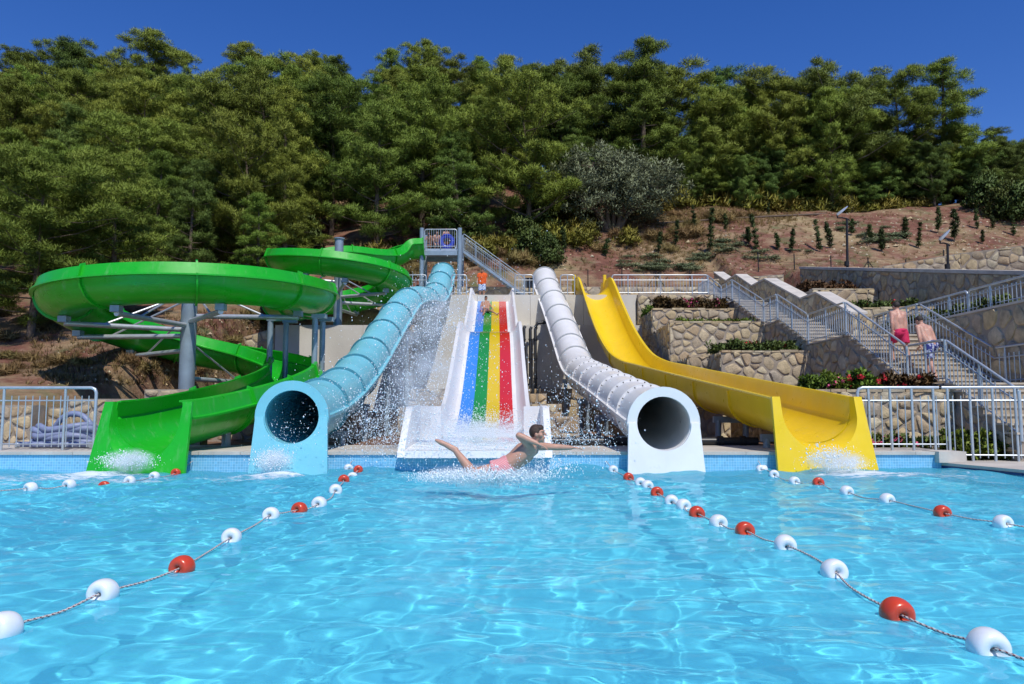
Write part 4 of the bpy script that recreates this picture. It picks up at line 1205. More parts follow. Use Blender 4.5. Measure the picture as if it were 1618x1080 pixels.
for x, y in cand:
    gap = 3.3 + (y - 40) * .035
    if not try_tree(x, y, gap): continue
    if x < 2:
        kind = rf.choice([0, 0, 0, 1, 1, 1, 2, 2, 4, 6, 5])
        s = rf.uniform(.66, .98)
        if y > 74: s *= .86
        if y < 40: s *= .6
        elif y < 50: s *= .82
        zs = rf.uniform(.9, 1.15)
    else:
        kind = rf.choice([0, 0, 1, 1, 3, 4, 5, 6, 2])
        s = rf.uniform(.74, 1.0)
        px_ = 809 + x / y * 1200
        zs = rf.uniform(.95, 1.15)
        if px_ > 1530: s *= .52
        elif px_ > 1395: s *= .66
    put_pine(kind, x, y, s, rf.uniform(0, 6.28), zs)
# a few trees that mark the skyline
def skyline(px, pyt, y, kind, s=None):
    top = P(px, pyt, y); z0 = Hs(top.x, y); h = max(4, top.z - z0)
    sc = s or min(1.2, h / PH[kind])
    put_pine(kind, top.x, y, sc, rf.uniform(0, 6.28), h / (PH[kind] * sc) * .97, z=z0)
for a in [(1482, 92, 62, 2, 1.05), (1335, 108, 60, 3), (1405, 120, 61, 6), (1145, 98, 63, 5), (1000, 95, 62, 3), (920, 100, 64, 4), (1065, 112, 61, 1), (655, 58, 80, 0), (242, 57, 82, 6), (40, 68, 84, 0), (400, 74, 83, 6), (120, 64, 84, 1), (735, 100, 76, 5), (830, 88, 70, 2), (535, 82, 80, 5), (1240, 118, 62, 6), (1190, 128, 64, 1)]:
    skyline(a[0], a[1] + (14 if a[0] < 860 else 8), *a[2:])

# bushy young pines filling the edge of the wood above the bank
for k in range(44):
    x = 5.5 + (k % 26) * 1.55 + rf.uniform(-.6, .6); y = rf.uniform(58.2, 61.0)
    if k >= 26: x = 22 + (k - 26) * 1.1; y = rf.uniform(63, 68)
    put_pine(rf.choice([4, 4, 1, 5]), x, y, rf.uniform(.36, .58), rf.uniform(0, 6.28), rf.uniform(.85, 1.2), label='young bushy pine at the edge of the wood above the red bank')
# ---- olive tree on the bank
def olive():
    r = random.Random(12)
    b = PG(968, 366)
    root = empty('olive_tree', b, 'grey-green olive tree with several dark leaning trunks on the red bank', 'olive tree')
    tb = MB(); C = []; RR = []
    for i, (tx, ty, hh) in enumerate([(-3.3, .2, 3.4), (-1.4, -.6, 4.7), (.4, .5, 5.2), (3.4, 0, 3.9), (.2, 1.6, 4.4), (2.0, -.7, 4.6), (-2.6, -1, 2.6), (3.0, -.8, 2.8)]):
        e = b + Vector((tx, ty, hh)); m_ = b + Vector((tx * .35, ty * .4, hh * .42))
        tb.tube([b + Vector((tx * .12, ty * .1, -.3)), b + Vector((tx * .2, ty * .15, .5)), m_, e], [.2, .17, .12, .05], 8)
        for j in range(10):
            a = r.uniform(0, 6.28); ln = r.uniform(.7, 2.1)
            s0 = m_.lerp(e, r.uniform(.1, 1)); e2 = s0 + Vector((cos(a) * ln, sin(a) * ln, r.uniform(-.3, 1.2)))
            tb.tube([s0, s0.lerp(e2, .5) + Vector((0, 0, .12)), e2], [.05, .035, .012], 5, cap=False)
            for q in range(11):
                C.append(e2 + Vector((r.gauss(0, .55), r.gauss(0, .55), r.gauss(.05, .5)))); RR.append(r.uniform(.28, .55))
    tb.build('trunk', M['bark'], root, smooth=60)
    me = foliage_mesh('crown', C, RR, M['olive'], 5, per=60, blade=.22, width=.03, squash=.9, centre=b + Vector((0, 0, 3.4)), flat=1, lift=0, up=.2)
    link('crown', me, root)
olive()

# ---- shrubs and scrub on the slopes
def bush_mesh(seed, n, rx, rz, mat, blade, width, per, flat=1.0):
    r = random.Random(seed); C = []; RR = []
    for i in range(n):
        a = r.uniform(0, 6.28); u = r.random() ** .5; h = r.random()
        C.append((cos(a) * rx * u * (1 - .45 * h), sin(a) * rx * u * (1 - .45 * h), .12 + rz * h * (1 - .25 * u))); RR.append(r.uniform(.16, .32))
    return foliage_mesh('bush', C, RR, mat, seed, per=per, blade=blade, width=width, centre=(0, 0, rz * .3), flat=flat)
BUSH = {'scrub': [bush_mesh(30 + i, 42, 1.0, .85, M['scrub'], .26, .03, 30, 0) for i in range(3)],
        'shrub': [bush_mesh(40 + i, 80, 1.0, 1.4, M['shrub'], .13, .03, 60) for i in range(3)],
        'dry': [bush_mesh(50 + i, 26, .9, .4, M['dry'], .45, .018, 40, 0) for i in range(3)],
        'herb': [bush_mesh(60 + i, 22, .8, .3, M['grey_herb'], .2, .03, 34) for i in range(2)]}
BL = {'scrub': ('scrub_bush', 'yellow-green broom-like scrub bush on the dry slope', 'bush', 'scrub bushes on the slope'),
      'shrub': ('leafy_shrub', 'leafy green shrub at the foot of the forest', 'shrub', 'green shrubs below the forest'),
      'dry': ('grass_tussock', 'straw-coloured dry grass tussock on the slope', 'grass tussock', 'dry tussocks on the slope'),
      'herb': ('herb_patch', 'low grey-green herb patch on the red bank', 'ground plant', 'herbs on the bank')}
def put_bush(kind, p, s, sz=1.0):
    me = rf.choice(BUSH[kind]); nm, lb, ct, gp = BL[kind]
    o = bpy.data.objects.new(nm, me); COL.objects.link(o)
    o.location = p - Vector((0, 0, .08)); o.scale = (s, s, s * sz); o.rotation_euler = (0, 0, rf.uniform(0, 6.28))
    tag(o, lb, ct, gp)
for px in range(1085, 1350, 15):
    pb = PG(px + rf.uniform(-8, 8), 318 + rf.uniform(-8, 12))
    put_bush('scrub', pb, rf.uniform(1.1, 1.9), 1.2)
for px, py in [(1375, 318), (1395, 322), (900, 380), (930, 378), (915, 392), (870, 385), (995, 388), (780, 400), (800, 395), (765, 408), (820, 405), (750, 400), (1015, 340), (1040, 335), (1060, 330), (905, 350), (930, 355), (620, 400), (600, 405), (590, 420), (580, 440), (560, 450), (1420, 315), (1450, 318)]:
    put_bush('scrub', PG(px, py), rf.uniform(.8, 1.4), 1.1)
for px, py, s in [(845, 405, 1.5), (865, 420, 1.2), (850, 370, 1.7), (445, 395, 1.8), (425, 410, 1.6), (470, 400, 1.7), (405, 405, 1.4), (490, 410, 1.3), (360, 408, 1.3), (1115, 305, 1.6), (1165, 300, 1.8), (1220, 300, 1.9), (1275, 305, 1.7), (1320, 300, 1.8), (1360, 300, 1.7), (1560, 330, 1.4), (1590, 345, 1.4), (1530, 318, 1.5), (1610, 350, 1.5), (1250, 298, 1.7), (1190, 298, 1.7), (860, 350, 1.8), (885, 335, 1.9), (740, 390, 1.5), (700, 395, 1.5), (820, 385, 1.4)]:
    pb = PG(px, py)
    if pb.y > 57: pb.y += 3.2; pb.x *= pb.y / (pb.y - 3.2); pb.z = Hs(pb.x, pb.y)
    put_bush('shrub', pb, s * rf.uniform(.9, 1.15), rf.uniform(.9, 1.25))
for k in range(70):
    px, py = rf.choice([(rf.uniform(60, 420), rf.uniform(505, 600)), (rf.uniform(870, 1120), rf.uniform(355, 400)), (rf.uniform(560, 660), rf.uniform(405, 450)), (rf.uniform(1000, 1240), rf.uniform(335, 355)), (rf.uniform(0, 120), rf.uniform(480, 600)), (rf.uniform(730, 860), rf.uniform(395, 425))])
    pb = PG(px, py); put_bush('dry', pb, rf.uniform(.5, 1.1) * min(1, pb.y / 45), rf.uniform(.8, 1.4))
for k in range(46):
    px, py = rf.choice([(rf.uniform(1080, 1300), rf.uniform(372, 412)), (rf.uniform(980, 1100), rf.uniform(405, 428)), (rf.uniform(1320, 1420), rf.uniform(350, 385))])
    put_bush('herb', PG(px, py), rf.uniform(.6, 1.2), rf.uniform(.35, .6))
# ---- cypress saplings
def cypress_mesh(seed):
    r = random.Random(seed); C = []; RR = []
    for i in range(46):
        h = r.random(); w = .17 * sin(pi * min(1, h * .8 + .18)); a = r.uniform(0, 6.28)
        C.append((cos(a) * w * r.random() + .10 * h * h * sin(seed), sin(a) * w * r.random(), .12 + h * (1.1 + .25 * (seed % 4)))); RR.append(r.uniform(.06, .12))
    return foliage_mesh('crown', C, RR, M['cypress'], seed, per=26, blade=.15, width=.02, up=.6, centre=(0, 0, .8))
CY = [cypress_mesh(70 + i) for i in range(6)]
stm = MB().tube([(0, 0, -.2), (0, 0, 1.0)], .025, 6).build('trunk', M['bark'])
cy_tr = stm.data; bpy.data.objects.remove(stm)
for px, py, s in [(1067, 388, .9), (1097, 362, .8), (1122, 397, 1.2), (1147, 366, .9), (1183, 385, 1.0), (1196, 395, 1.2), (1230, 396, .8), (1250, 398, .9), (1296, 398, 1.0), (1313, 392, 1.2), (1376, 380, .9), (1394, 398, 1.1), (1431, 377, 1.1), (1451, 392, .9), (1482, 368, .9), (1508, 382, 1.3), (1545, 362, .9), (1570, 360, .8), (1214, 340, .6), (955, 405, .9), (1040, 400, .8), (892, 400, 1.0), (1345, 372, .8), (1552, 385, .7), (1602, 372, .9)]:
    b = PG(px, py)
    root = empty('cypress_sapling', b, 'slim dark cypress sapling planted on the bare red bank', 'sapling', 'cypress saplings on the bank')
    root.scale = (s * rf.uniform(.8, 1.25), s, s * rf.uniform(.7, 1.1)); root.rotation_euler = (rf.uniform(-.12, .12), rf.uniform(-.14, .14), rf.uniform(0, 6))
    for nm, me in (('trunk', cy_tr), ('crown', rf.choice(CY))):
        o = bpy.data.objects.new(nm, me); COL.objects.link(o); o.parent = root
# ---- loose stones and dry leaf litter
def scatter_rocks():
    r = random.Random(9); mb = MB()
    for k in range(900):
        px, py = r.choice([(r.uniform(880, 1618), r.uniform(335, 428)), (r.uniform(60, 420), r.uniform(500, 610)), (r.uniform(1280, 1618), r.uniform(330, 400))])
        p = PG(px, py); s = r.uniform(.03, .13) * (1 if r.random() > .06 else 2) * min(1, p.y / 45)
        vs = []
        for q in range(6):
            a = q * 1.047 + r.uniform(-.3, .3); vs.append(p + Vector((cos(a) * s * r.uniform(.7, 1.2), sin(a) * s * r.uniform(.7, 1.2), -.03)))
        top = p + Vector((r.uniform(-.3, .3) * s, r.uniform(-.3, .3) * s, s * r.uniform(.4, .9)))
        mb.add(vs + [top], [(i, (i + 1) % 6, 6) for i in range(6)])
    o = mb.build('loose_stones', M['stone']); tag(o, 'scattered pale loose stones on the red bank', 'stones', kind='stuff')
scatter_rocks()
def scatter_grass():
    r = random.Random(19); C = []; RR = []
    for k in range(6500):
        px, py = r.choice([(r.uniform(860, 1618), r.uniform(325, 430)), (r.gauss(1120, 90), r.gauss(345, 9)), (r.gauss(1050, 60), r.gauss(385, 20)), (r.uniform(40, 430), r.uniform(490, 610)), (r.uniform(560, 860), r.uniform(380, 430)), (r.uniform(980, 1260), r.uniform(328, 350))])
        p = PG(px, py); C.append(p); RR.append(r.uniform(.05, .14))
    me = foliage_mesh('dry_grass', C, RR, M['dry'], 19, per=12, blade=.2, width=.012, up=1.2)
    o = link('dry_grass', me); tag(o, 'sparse dry grass growing over the slopes', 'grass', kind='stuff')
scatter_grass()

# ---- hedges and flower beds on the terraces
def hedge(label, x0, x1, y0, y1, z, h, mat, seed, n, petals=None, blade=.11, width=.03, name='hedge', per=34):
    r = random.Random(seed); C = []; RR = []
    for i in range(n):
        C.append((r.uniform(x0, x1), r.uniform(y0, y1), z + h * r.random() ** .7 * (.75 + .25 * sin(i)))); RR.append(r.uniform(.08, .16))
    root = empty(name, ((x0+x1)/2, (y0+y1)/2, z), label, 'hedge')
    me = foliage_mesh('leaves', C, RR, mat, seed, per=per, blade=blade, width=width, flat=1, centre=((x0+x1)/2, (y0+y1)/2, z - .3))
    link('leaves', me, root)
    if petals:
        for pm, cnt, sp in petals:
            mb = MB()
            for i in range(cnt):
                c = Vector((r.uniform(*sp), r.uniform(y0 - .08, y0 + .3), z + h * r.uniform(.35, .95)))
                for q in range(7):
                    d = Vector((r.gauss(0, 1), r.gauss(0, 1), r.gauss(0, 1))).normalized(); e = d.orthogonal().normalized() * .028
                    cc = c + d * .05
                    mb.add([cc - e, cc + d.cross(e), cc + e, cc - d.cross(e)], [(0, 1, 2, 3)])
            o = mb.build('blossoms', pm, root); o['kind'] = 'stuff'
hedge('dark red-brown hedge on the upper terrace left of the stairs', 6.4, 9.6, 33.5, 34.6, 5.55, .62, M['hedge_red'], 1, 420, [(M['petal_pink'], 16, (7.6, 8.4)), (M['petal_pink'], 8, (8.9, 9.3))])
hedge('dark red-brown shrub on the corner of the upper terrace', 6.2, 6.55, 33.6, 36.2, 5.55, .35, M['hedge_green'], 2, 60)
hedge('mixed green and red bedding plants on the middle terrace', 6.9, 9.7, 25.5, 26.6, 3.05, .42, M['shrub'], 3, 260, [(M['petal_red'], 4, (7, 9.5))])
hedge('bright green planting between the terrace walls', 6.6, 9.6, 29.8, 30.4, 4.56, .16, M['hedge_green'], 4, 90)
hedge('dark hedge at the foot of the big shaded wall', 12.2, 14.3, 31.0, 33.3, 5.95, .55, M['hedge_red'], 5, 380)
hedge('green bushes and red flowers on the small ledge beside the parapet', 12.1, 14.2, 26.2, 27.6, 4.6, .4, M['shrub'], 6, 180, [(M['petal_red'], 5, (12.3, 14))])
for i, (xa, xb_, hh) in enumerate([(6.85, 7.3, .34), (7.3, 7.75, .40), (7.95, 8.45, .46)]):
    hedge(['low rounded bright green bush on the planter above the yellow slide mouth', 'rounded bright green bush between pink and red flowers on the planter', 'tallest rounded bright green bush beside red flowers on the planter'][i], xa, xb_, 17.5, 18.1, 1.55, hh, M['hedge_green'], 10 + i, 70, [[(M['petal_pink'], 9, (7.2, 7.7))], [(M['petal_red'], 10, (7.7, 8.1))], [(M['petal_red'], 5, (8.4, 8.7))]][i], name='round_bush')
hedge('low brownish-red hedge on the planter beside the stairs', 8.5, 9.8, 17.6, 18.6, 1.55, .38, M['hedge_red'], 14, 200, [(M['petal_red'], 6, (8.6, 9.6))])
hedge('bright green bush behind the right-hand deck railing', 9.0, 10.0, 15.3, 16.2, .13, .52, M['hedge_green'], 15, 150, blade=.10, name='round_bush')
hedge('wide bright green bush at the foot of the stair rail', 10.15, 11.6, 15.2, 15.9, .13, .50, M['hedge_green'], 16, 170, name='round_bush')
hedge('pink and red flower bed at the foot of the low planter wall', 6.9, 9.0, 16.35, 16.8, .33, .22, M['shrub'], 17, 120, [(M['petal_pink'], 26, (7.1, 8.8)), (M['petal_red'], 10, (7.0, 9))], name='flower_bed')
hedge('low climbing plants under the ramp railing', 12.5, 12.9, 19.0, 25.5, 3.78, .3, M['shrub'], 18, 120)

# ------------------------------------------------------------------ wire fence and lamps on the bank
wf = empty('wire_fence', (12, 43, 9), 'dark wire mesh fence on slim posts along the foot of the bank', 'fence')
fp = []
for k in range(15):
    x_ = 2.4 + k * 1.95
    if x_ < 13.5: y_ = 43.0
    else: y_ = 43.0 - (x_ - 13.5) * .16
    z_ = Hs(x_, y_); fp.append(Vector((x_, y_, z_)))
for k, p in enumerate(fp):
    MB().tube([p - Vector((0, 0, .3)), p + Vector((0, 0, 1.15))], .03, 6).build('post', M['dark'], wf, smooth=50)
    if k in (3, 9):
        for sg in (-.7, .7):
            MB().tube([p + Vector((sg, 0, -.05)), p + Vector((0, 0, .95))], .022, 6).build('brace', M['dark'], wf, smooth=50)
for zz in (.25, .65, 1.08):
    MB().tube([p + Vector((0, 0, zz)) for p in fp], .006, 4).build('wire', M['dark'], wf)
def lamp(px, py, py_top, Y, label, arm):
    b = P(px, py, Y); t = P(px, py_top, Y)
    root = empty('street_lamp', b, label, 'lamp post')
    MB().tube([b - Vector((0, 0, 1.2)), t], [.075, .055], 12).build('pole', M['dark'], root, smooth=50)
    MB().tube([b, b + Vector((0, 0, .25))], .12, 12).build('base', M['dark'], root, smooth=50)
    e = t + Vector((-arm * .55, -.15, .18))
    MB().tube([t + Vector((arm * .15, 0, -.1)), t, t + Vector((-arm * .3, -.1, .02)), t + Vector((-arm * .55, -.14, .0)), e], .04, 8).build('arm', M['dark'], root, smooth=50)
    q = e + Vector((arm * .35, 0, .28))
    v = []
    d = (q - e).normalized(); s_ = Vector((0, 1, 0)); u = d.cross(s_)
    for a, w, h_ in ((-.05, .05, .05), (.1, .10, .06), (.45, .11, .05), (.7, .04, .02)):
        c = e + d * a
        v += [c - s_ * w - u * h_, c + s_ * w - u * h_, c + s_ * w + u * h_, c - s_ * w + u * h_]
    f = [(0, 1, 2, 3), (15, 14, 13, 12)]
    for k in range(3):
        for i in range(4): f.append((k*4+i, k*4+4+i, k*4+4+(i+1) % 4, k*4+(i+1) % 4))
    mesh_obj('lamp_head', v, f, M['inox'], root, smooth=30)
lamp(1338, 420, 345, 39.2, 'tall dark street lamp with a pale upturned head above the shaded wall', 1.0)
lamp(1497, 425, 385, 37.0, 'shorter dark street lamp behind the shaded wall', .8)
root = empty('rubble_pipe', PG(1150, 352), 'long thin dark pipe lying across the red bank', 'pipe')
MB().tube([PG(px, py) + Vector((0, 0, .12)) for px, py in [(1000, 358), (1060, 354), (1120, 350), (1200, 345), (1290, 341), (1340, 336), (1420, 328)]], .07, 8).build('run', M['bark'], root, smooth=60)
MB().tube([PG(1120, 350) + Vector((-.12, 0, .12)), PG(1120, 350) + Vector((.12, 0, .12))], .09, 8).build('joint', M['bark'], root, smooth=60)

# ------------------------------------------------------------------ people
def skin_material(name, c):
    m, n, l, b = new_mat(name)
    b.inputs['Roughness'].default_value = .5
    b.inputs['Subsurface Weight'].default_value = .12
    b.inputs['Subsurface Radius'].default_value = (.02, .008, .004)
    tc = n.new('ShaderNodeTexCoord'); nz = n.new('ShaderNodeTexNoise'); nz.inputs['Scale'].default_value = 9; nz.inputs['Detail'].default_value = 5
    l.new(tc.outputs['Object'], nz.inputs['Vector'])
    r = ramp(n, [(.3, tuple(x * .82 for x in c)), (.7, (min(1, c[0] * 1.12), c[1] * 1.02, c[2] * 1.0))]); l.new(nz.outputs[0], r.inputs[0])
    l.new(r.outputs[0], b.inputs['Base Color'])
    return m
M['skin'] = skin_material('fair_skin', (.52, .30, .21))
M['skin_tan'] = skin_material('tanned_skin', (.40, .21, .13))
M['skin_pink'] = skin_material('pinkish_skin', (.56, .32, .235))  # slightly paler, pinker skin tone for the two stair climbers
M['hair'] = simple('dark_hair', (.028, .018, .012), .55, var=.35, scale=40, bump=.5, bscale=90)
M['hair_brown'] = simple('brown_hair', (.055, .03, .018), .55, var=.35, scale=40, bump=.5, bscale=90)
M['eye'] = simple('eye', (.02, .015, .012), .2)
M['lip'] = simple('lip', (.36, .12, .10), .5)
M['pink_cloth'] = simple('pink_swim_shorts', (.62, .02, .10), .8, var=.15, scale=14)
M['orange_cloth'] = simple('orange_shirt', (.70, .10, .012), .85, var=.15, scale=14)
M['dark_cloth'] = simple('dark_swimwear', (.03, .035, .06), .8, var=.15, scale=14)
def pattern_cloth(name, c1, c2, kind, scale):
    m, n, l, b = new_mat(name); b.inputs['Roughness'].default_value = .8
    tc = n.new('ShaderNodeTexCoord')
    if kind == 'stripe':
        t = n.new('ShaderNodeTexWave'); t.inputs['Scale'].default_value = scale; t.inputs['Distortion'].default_value = 1.0; t.bands_direction = 'DIAGONAL'; out = t.outputs['Fac']
    elif kind == 'check':
        t = n.new('ShaderNodeTexChecker'); t.inputs['Scale'].default_value = scale; out = t.outputs['Fac']
    else:
        t = n.new('ShaderNodeTexVoronoi'); t.inputs['Scale'].default_value = scale; out = t.outputs['Distance']
    l.new(tc.outputs['Object'], t.inputs['Vector'])
    r = ramp(n, [(.42, c1), (.5, c2)]); l.new(out, r.inputs[0]); l.new(r.outputs[0], b.inputs['Base Color'])
    return m
M['stripe_cloth'] = pattern_cloth('red_white_striped_shorts', (.62, .05, .07), (.74, .52, .52), 'stripe', 17)
M['blue_cloth'] = pattern_cloth('blue_patterned_shorts', (.42, .46, .60), (.025, .035, .20), 'dots', 14)
M['check_cloth'] = pattern_cloth('checked_shorts', (.10, .22, .55), (.70, .74, .70), 'check', 16)

class Blob:
    """tapered capsules and ellipsoids, fused to one continuous skin by a voxel remesh"""
    def __init__(s): s.mb = MB()
    def ell(s, c, ax, n=14):
        c = Vector(c); X, Y, Z = ax; v = []; f = []
        m = n // 2
        for i in range(m + 1):
            th = pi * i / m
            for k in range(n):
                ph = 2 * pi * k / n
                v.append(c + X * sin(th) * cos(ph) + Y * sin(th) * sin(ph) + Z * cos(th))
        for i in range(m):
            for k in range(n):
                f.append((i*n+k, (i+1)*n+k, (i+1)*n+(k+1) % n, i*n+(k+1) % n))
        s.mb.add(v, f)
    def sph(s, c, r): s.ell(c, (Vector((r, 0, 0)), Vector((0, r, 0)), Vector((0, 0, r))), 12)
    def cap(s, a, b, ra, rb, ends=True):
        a, b = Vector(a), Vector(b)
        s.mb.tube([a, b], [ra, rb], 14)
        if ends: s.sph(a, ra * .99); s.sph(b, rb * .99)
    def chain(s, pts, rs):
        for (a, b), (ra, rb) in zip(zip(pts, pts[1:]), zip(rs, rs[1:])): s.cap(a, b, ra, rb)
    def finish(s, name, mat, parent, voxel, smooth=6):
        me = bpy.data.meshes.new(name); me.from_pydata(s.mb.v, [], s.mb.f); me.update()
        o = bpy.data.objects.new(name, me); COL.objects.link(o)
        md = o.modifiers.new('r', 'REMESH'); md.mode = 'VOXEL'; md.voxel_size = voxel; md.use_smooth_shade = True
        ms = o.modifiers.new('s', 'SMOOTH'); ms.factor = .5; ms.iterations = smooth
        dg = bpy.context.evaluated_depsgraph_get(); dg.update()
        ev = o.evaluated_get(dg); nm = bpy.data.meshes.new_from_object(ev)
        bpy.data.objects.remove(o)
        nm.name = name; nm.materials.clear(); nm.materials.append(mat)
        nm.polygons.foreach_set('use_smooth', [True] * len(nm.polygons))
        return link(name, nm, parent)

def person(J, h, label, skin, hair, shorts=None, shirt=None, group=None, voxel=.010, fingers=True, long_hair=False, shorts_len=.55, top=None, bulk=1.0):
    """J: joint dict in world space; h: stature"""
    s = h / 1.78
    B = Blob()
    pel, che, nk, hd = (Vector(J[k]) for k in ('pelvis', 'chest', 'neck', 'head'))
    sh = [Vector(J['shR']), Vector(J['shL'])]; el = [Vector(J['elR']), Vector(J['elL'])]; wr = [Vector(J['wrR']), Vector(J['wrL'])]
    hp = [Vector(J['hipR']), Vector(J['hipL'])]; kn = [Vector(J['knR']), Vector(J['knL'])]; an = [Vector(J['anR']), Vector(J['anL'])]; to = [Vector(J['toR']), Vector(J['toL'])]
    ff, fu = Vector(J['face']).normalized(), Vector(J['hup'])
    fs = ff.cross(fu).normalized(); fu = fs.cross(ff).normalized()
    sb = s * bulk
    # torso
    B.cap(hp[0], hp[1], .095*sb, .095*sb)
    B.chain([pel, pel.lerp(che, .5), che, nk], [.115*sb, .108*sb, .125*sb, .06*sb])
    for i in (0, 1):
        w = pel.lerp(hp[i], .9); B.chain([w, w.lerp(sh[i], .5), che.lerp(sh[i], .62), sh[i]], [.095*sb, .085*sb, .095*sb, .058*sb])
        B.cap(nk, sh[i], .05*sb, .052*sb)
        B.chain([sh[i], sh[i].lerp(el[i], .45), el[i]], [.056*sb, .047*sb, .038*sb])
        B.chain([el[i], el[i].lerp(wr[i], .35), wr[i]], [.039*sb, .038*sb, .026*sb])
        B.chain([hp[i], hp[i].lerp(kn[i], .4), kn[i]], [.092*sb, .078*sb, .055*sb])
        B.chain([kn[i], kn[i].lerp(an[i], .33), an[i]], [.052*sb, .055*sb, .034*sb])
        # foot
        t = to[i] - an[i]; sole = (an[i] - kn[i]).normalized()
        heel = an[i] + sole * .045*s - t.normalized() * .04*s
        ball = an[i] + t * .72 + sole * .04*s
        B.chain([heel, ball, to[i] + sole * .04*s], [.032*s, .036*s, .02*s]); B.cap(an[i], ball, .034*s, .028*s)
        # hand: palm and five bent fingers
        d = (wr[i] - el[i]).normalized(); palm_n = Vector(J.get('palm' + 'RL'[i], (0, 0, -1))); palm_n = (palm_n - d * palm_n.dot(d)).normalized()
        sd = d.cross(palm_n).normalized() * (1 if i == 0 else -1)
        pc = wr[i] + d * .055*s
        for q in (-.026, 0, .026): B.cap(wr[i] + sd * q * .5 * s, pc + d * .035*s + sd * q * s, .016*s, .014*s)
        if fingers:
            for q, ln in ((-.033, .058), (-.011, .075), (.011, .080), (.033, .070)):
                k0 = pc + d * .04*s + sd * q * s; k1 = k0 + (d + palm_n * .15).normalized() * ln * .5 * s; k2 = k1 + (d + palm_n * .6).normalized() * ln * .5 * s
                B.chain([k0, k1, k2], [.0095*s, .0088*s, .0078*s])
            k0 = wr[i] + d * .025*s + sd * .03*s; k1 = k0 + (d * .6 + sd * .8).normalized() * .04*s; k2 = k1 + (d + sd * .25 + palm_n * .2).normalized() * .032*s
            B.chain([k0, k1, k2], [.012*s, .0105*s, .009*s])
    # neck and head
    B.cap(nk, hd - fu * .06*s, .056*s, .052*s)
    B.ell(hd + fu * .012*s - ff * .012*s, (fs * .076*s, ff * .094*s, fu * .104*s), 18)
    B.ell(hd - fu * .058*s + ff * .026*s, (fs * .056*s, ff * .062*s, fu * .062*s), 14)
    B.cap(hd - fu * .10*s + ff * .06*s, hd - fu * .10*s + ff * .055*s, .024*s, .022*s)
    B.chain([hd + fu * .018*s + ff * .086*s, hd - fu * .022*s + ff * .108*s], [.010*s, .0145*s])
    for q in (-1, 1):
        B.ell(hd + fs * q * .079*s - ff * .008*s - fu * .01*s, (fs * .012*s, ff * .02*s, fu * .032*s), 10)
        B.cap(hd + fs * q * .016*s + fu * .034*s + ff * .083*s, hd + fs * q * .045*s + fu * .034*s + ff * .068*s, .010*s, .010*s)
        B.sph(hd + fs * q * .05*s - fu * .02*s + ff * .05*s, .028*s)
    root = empty('person', (pel.x, pel.y, min(a.z for a in an) - .07*s), label, 'person', group)
    body = B.finish('body', skin, root, voxel)
    # hair cap
    hm = Blob()
    hm.ell(hd + fu * .030*s - ff * .026*s, (fs * .086*s, ff * .094*s, fu * .100*s), 18)
    hm.ell(hd + fu * .075*s + ff * .035*s, (fs * .066*s, ff * .05*s, fu * .045*s), 12)
    if long_hair:
        hm.chain([hd - ff * .06*s, hd - ff * .095*s - fu * .12*s, hd - ff * .09*s - fu * .24*s], [.075*s, .06*s, .03*s])
    hm.finish('hair', hair, root, max(voxel, .010), 2)
    for q in (-1, 1):
        e = Blob(); e.ell(hd + fs * q * .030*s + fu * .012*s + ff * .084*s, (fs * .011*s, ff * .005*s, fu * .0045*s), 10); mesh_obj('eye', e.mb.v, e.mb.f, M['eye'], root, smooth=180)
        e = Blob(); e.ell(hd + fs * q * .030*s + fu * .036*s + ff * .089*s, (fs * .018*s, ff * .005*s, fu * .0035*s), 10); mesh_obj('eyebrow', e.mb.v, e.mb.f, hair, root, smooth=180)
    e = Blob(); e.ell(hd - fu * .058*s + ff * .088*s, (fs * .024*s, ff * .008*s, fu * .009*s), 10); mesh_obj('mouth', e.mb.v, e.mb.f, M['lip'], root, smooth=180)
    if shorts:
        c = Blob(); up = (che - pel).normalized()
        c.cap(hp[0], hp[1], .112*sb, .112*sb); c.cap(pel, pel + up * .07*s, .132*sb, .122*sb, ends=False)
        for i in (0, 1):
            w = pel.lerp(hp[i], .9); c.cap(w, w + up * .09*s, .112*sb, .103*sb, ends=False)
            e = hp[i].lerp(kn[i], shorts_len)
            c.sph(hp[i], .11*sb); c.mb.tube([hp[i], e], [.112*sb, .108*sb], 16)
        c.finish('shorts', shorts, root, max(voxel, .012), 3)
    if shirt:
        c = Blob()
        c.chain([pel + (che - pel).normalized() * .02, pel.lerp(che, .5), che, nk - Vector((0, 0, .02))], [.145*s, .13*s, .142*s, .08*s])
        for i in (0, 1):
            w = pel.lerp(hp[i], .9); c.chain([w, w.lerp(sh[i], .5), che.lerp(sh[i], .62), sh[i]], [.12*s, .105*s, .112*s, .075*s]); c.cap(nk, sh[i], .062*s, .07*s)
            c.mb.tube([sh[i], sh[i].lerp(el[i], .62)], [.076*s, .072*s], 14)
        c.finish('shirt', shirt, root, .014, 3)
    if top:
        c = Blob(); c.cap(che.lerp(sh[0], .4) - Vector((0, 0, .05*s)), che.lerp(sh[1], .4) - Vector((0, 0, .05*s)), .108*s, .108*s); c.finish('swim_top', top, root, .014, 2)
    return root

